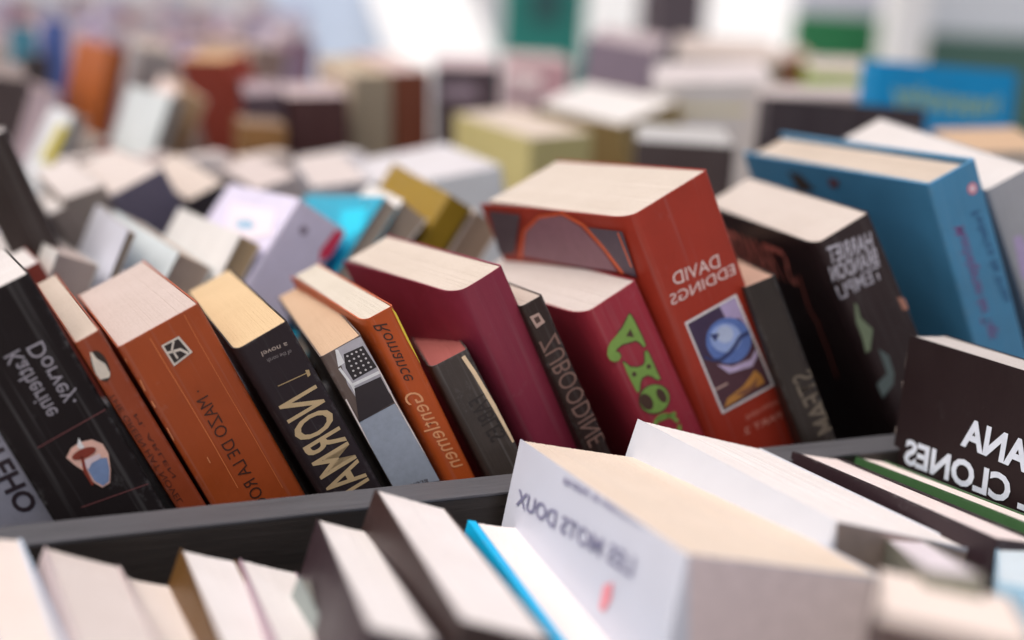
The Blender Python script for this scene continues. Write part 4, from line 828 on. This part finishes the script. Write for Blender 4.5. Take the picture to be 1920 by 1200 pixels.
for row, (Y, zt) in enumerate(((146, -6.0), (164, -5.5), (184, -5.0), (206, -4.5), (232, -4.0), (262, -3.2), (296, -1.5))):
    x = XF + 1 + rf.uniform(0, 3)
    xmax = 0.218 * Y
    while x < xmax:
        t = rf.uniform(2.0, 4.6)
        nm, col = FAR[rf.choice((0, 0, 1, 1, 2, 2, 3, 3, 4, 5, 6, 7, 8))]
        key = 'far'
        h = zt + 27.2 + rf.uniform(-1.8, 1.2)
        POSE[key] = (x, Y + rf.uniform(-.6, .6), -27.2, 0.0, rf.uniform(0, .10), rf.uniform(-.12, .12), t, rf.uniform(10.5, 12.5), h)
        book(key, 'blurred %s book standing in the far bin at the upper left' % nm, GFAR, col, rf.choice(((200,182,190), (205,190,196), (195,178,188))), f=1.5, ncol=8)
        x += t + rf.uniform(.15, .8)
# ------------------------------------------------------------------ boards and screens beyond
def board(name, label, cat, x0, x1, y, z0, z1, d, col, rough=.6, tilt=0):
    o = bpy.data.objects.new(name, None); o.empty_display_size = .1; C.objects.link(o)
    place(o, x0, y, z0, (-math.radians(tilt), 0, 0)); tag(o, label, cat)
    bm = bmesh.new(); add_box(bm, 0, 0, 0, (x1-x0)*CM, d*CM, (z1-z0)*CM, .002)
    link_mesh('panel', bm, plain_mat('painted panel %s' % (col,), rgb(col, 1.25), rough, scale=6.0, amt=.1), o)
    return o
def addp(o, name, x0, y0, z0, x1, y1, z1, col):
    bm = bmesh.new(); add_box(bm, x0*CM, y0*CM, z0*CM, x1*CM, y1*CM, z1*CM, .002)
    return link_mesh(name, bm, plain_mat('painted panel %s' % (col,), rgb(col, 1.25), .6, scale=6.0, amt=.1), o)
GND = -109
o = board('display_screen', 'pale blue-grey screen behind the far books', 'screen', 124.6, 192.7, 600, -40, 90, 3, (178, 192, 212), tilt=22)
o = board('tilted_screen', 'bright white screen tilted back to catch light, left of the teal board', 'tilted_screen', 168.2, 221.9, 545, -30, 60, 3, (255, 255, 255), tilt=55)  # white screen sloped back for more sky light, so it renders brighter
o = board('teal_board', 'teal upright board with a dark patch at the top centre', 'board', 201.1, 239.7, 500, GND, 60, 3, (40, 125, 115), tilt=0)
addp(o, 'dark_patch', 11.1, -0.6, 105.2, 27.6, 0.4, 160, (48,88,88))
o = board('tilted_screen', 'pale lavender screen tilted back to catch light, right of the teal board', 'tilted_screen', 275.7, 350.9, 580, -30, 60, 3, (225, 225, 235), tilt=30)  # slope added so the sky brightens this pale screen
o = board('dark_post', 'dark violet-grey post between pale screens', 'post', 235.8, 258.2, 430, GND, 60, 14, (80, 70, 76), tilt=0)
o = board('tilted_screen', 'white screen tilted back to catch light, between the dark post and the green panel', 'tilted_screen', 335.2, 436.2, 570, -30, 60, 3, (250, 250, 252), tilt=48)  # screen leaned back to take in more light from above
o = board('green_panel', 'green panel under a pale grey screen', 'panel', 328.9, 383.5, 470, GND, 6.1, 3, (35, 112, 68), tilt=0)
addp(o, 'screen', 0, 0.5, 115.1, 54.6, 2.5, 165, (200,200,212))
o = board('white_post', 'white post between the green panel and the grey-green counter', 'post', 357.9, 376.8, 440, GND, 60, 9, (238, 230, 238), tilt=0)
o = board('counter', 'dark grey-green counter at the upper right edge', 'counter', 390.3, 481.6, 455, GND, 0.1, 3, (62, 92, 82), tilt=0)
addp(o, 'screen', 0, 1.5, 109.1, 91.3, 2.7, 165, (195,200,206))

b = root_at('building', -900, 1400, GND, 'pale plastered building wall far behind the boards', 'building')
bm = bmesh.new(); add_box(bm, 0, 0, 0, 40, .4, 9, .01)
link_mesh('facade', bm, plain_mat('pale plaster', (.80, .80, .82), .8, scale=1.5, amt=.06), b)
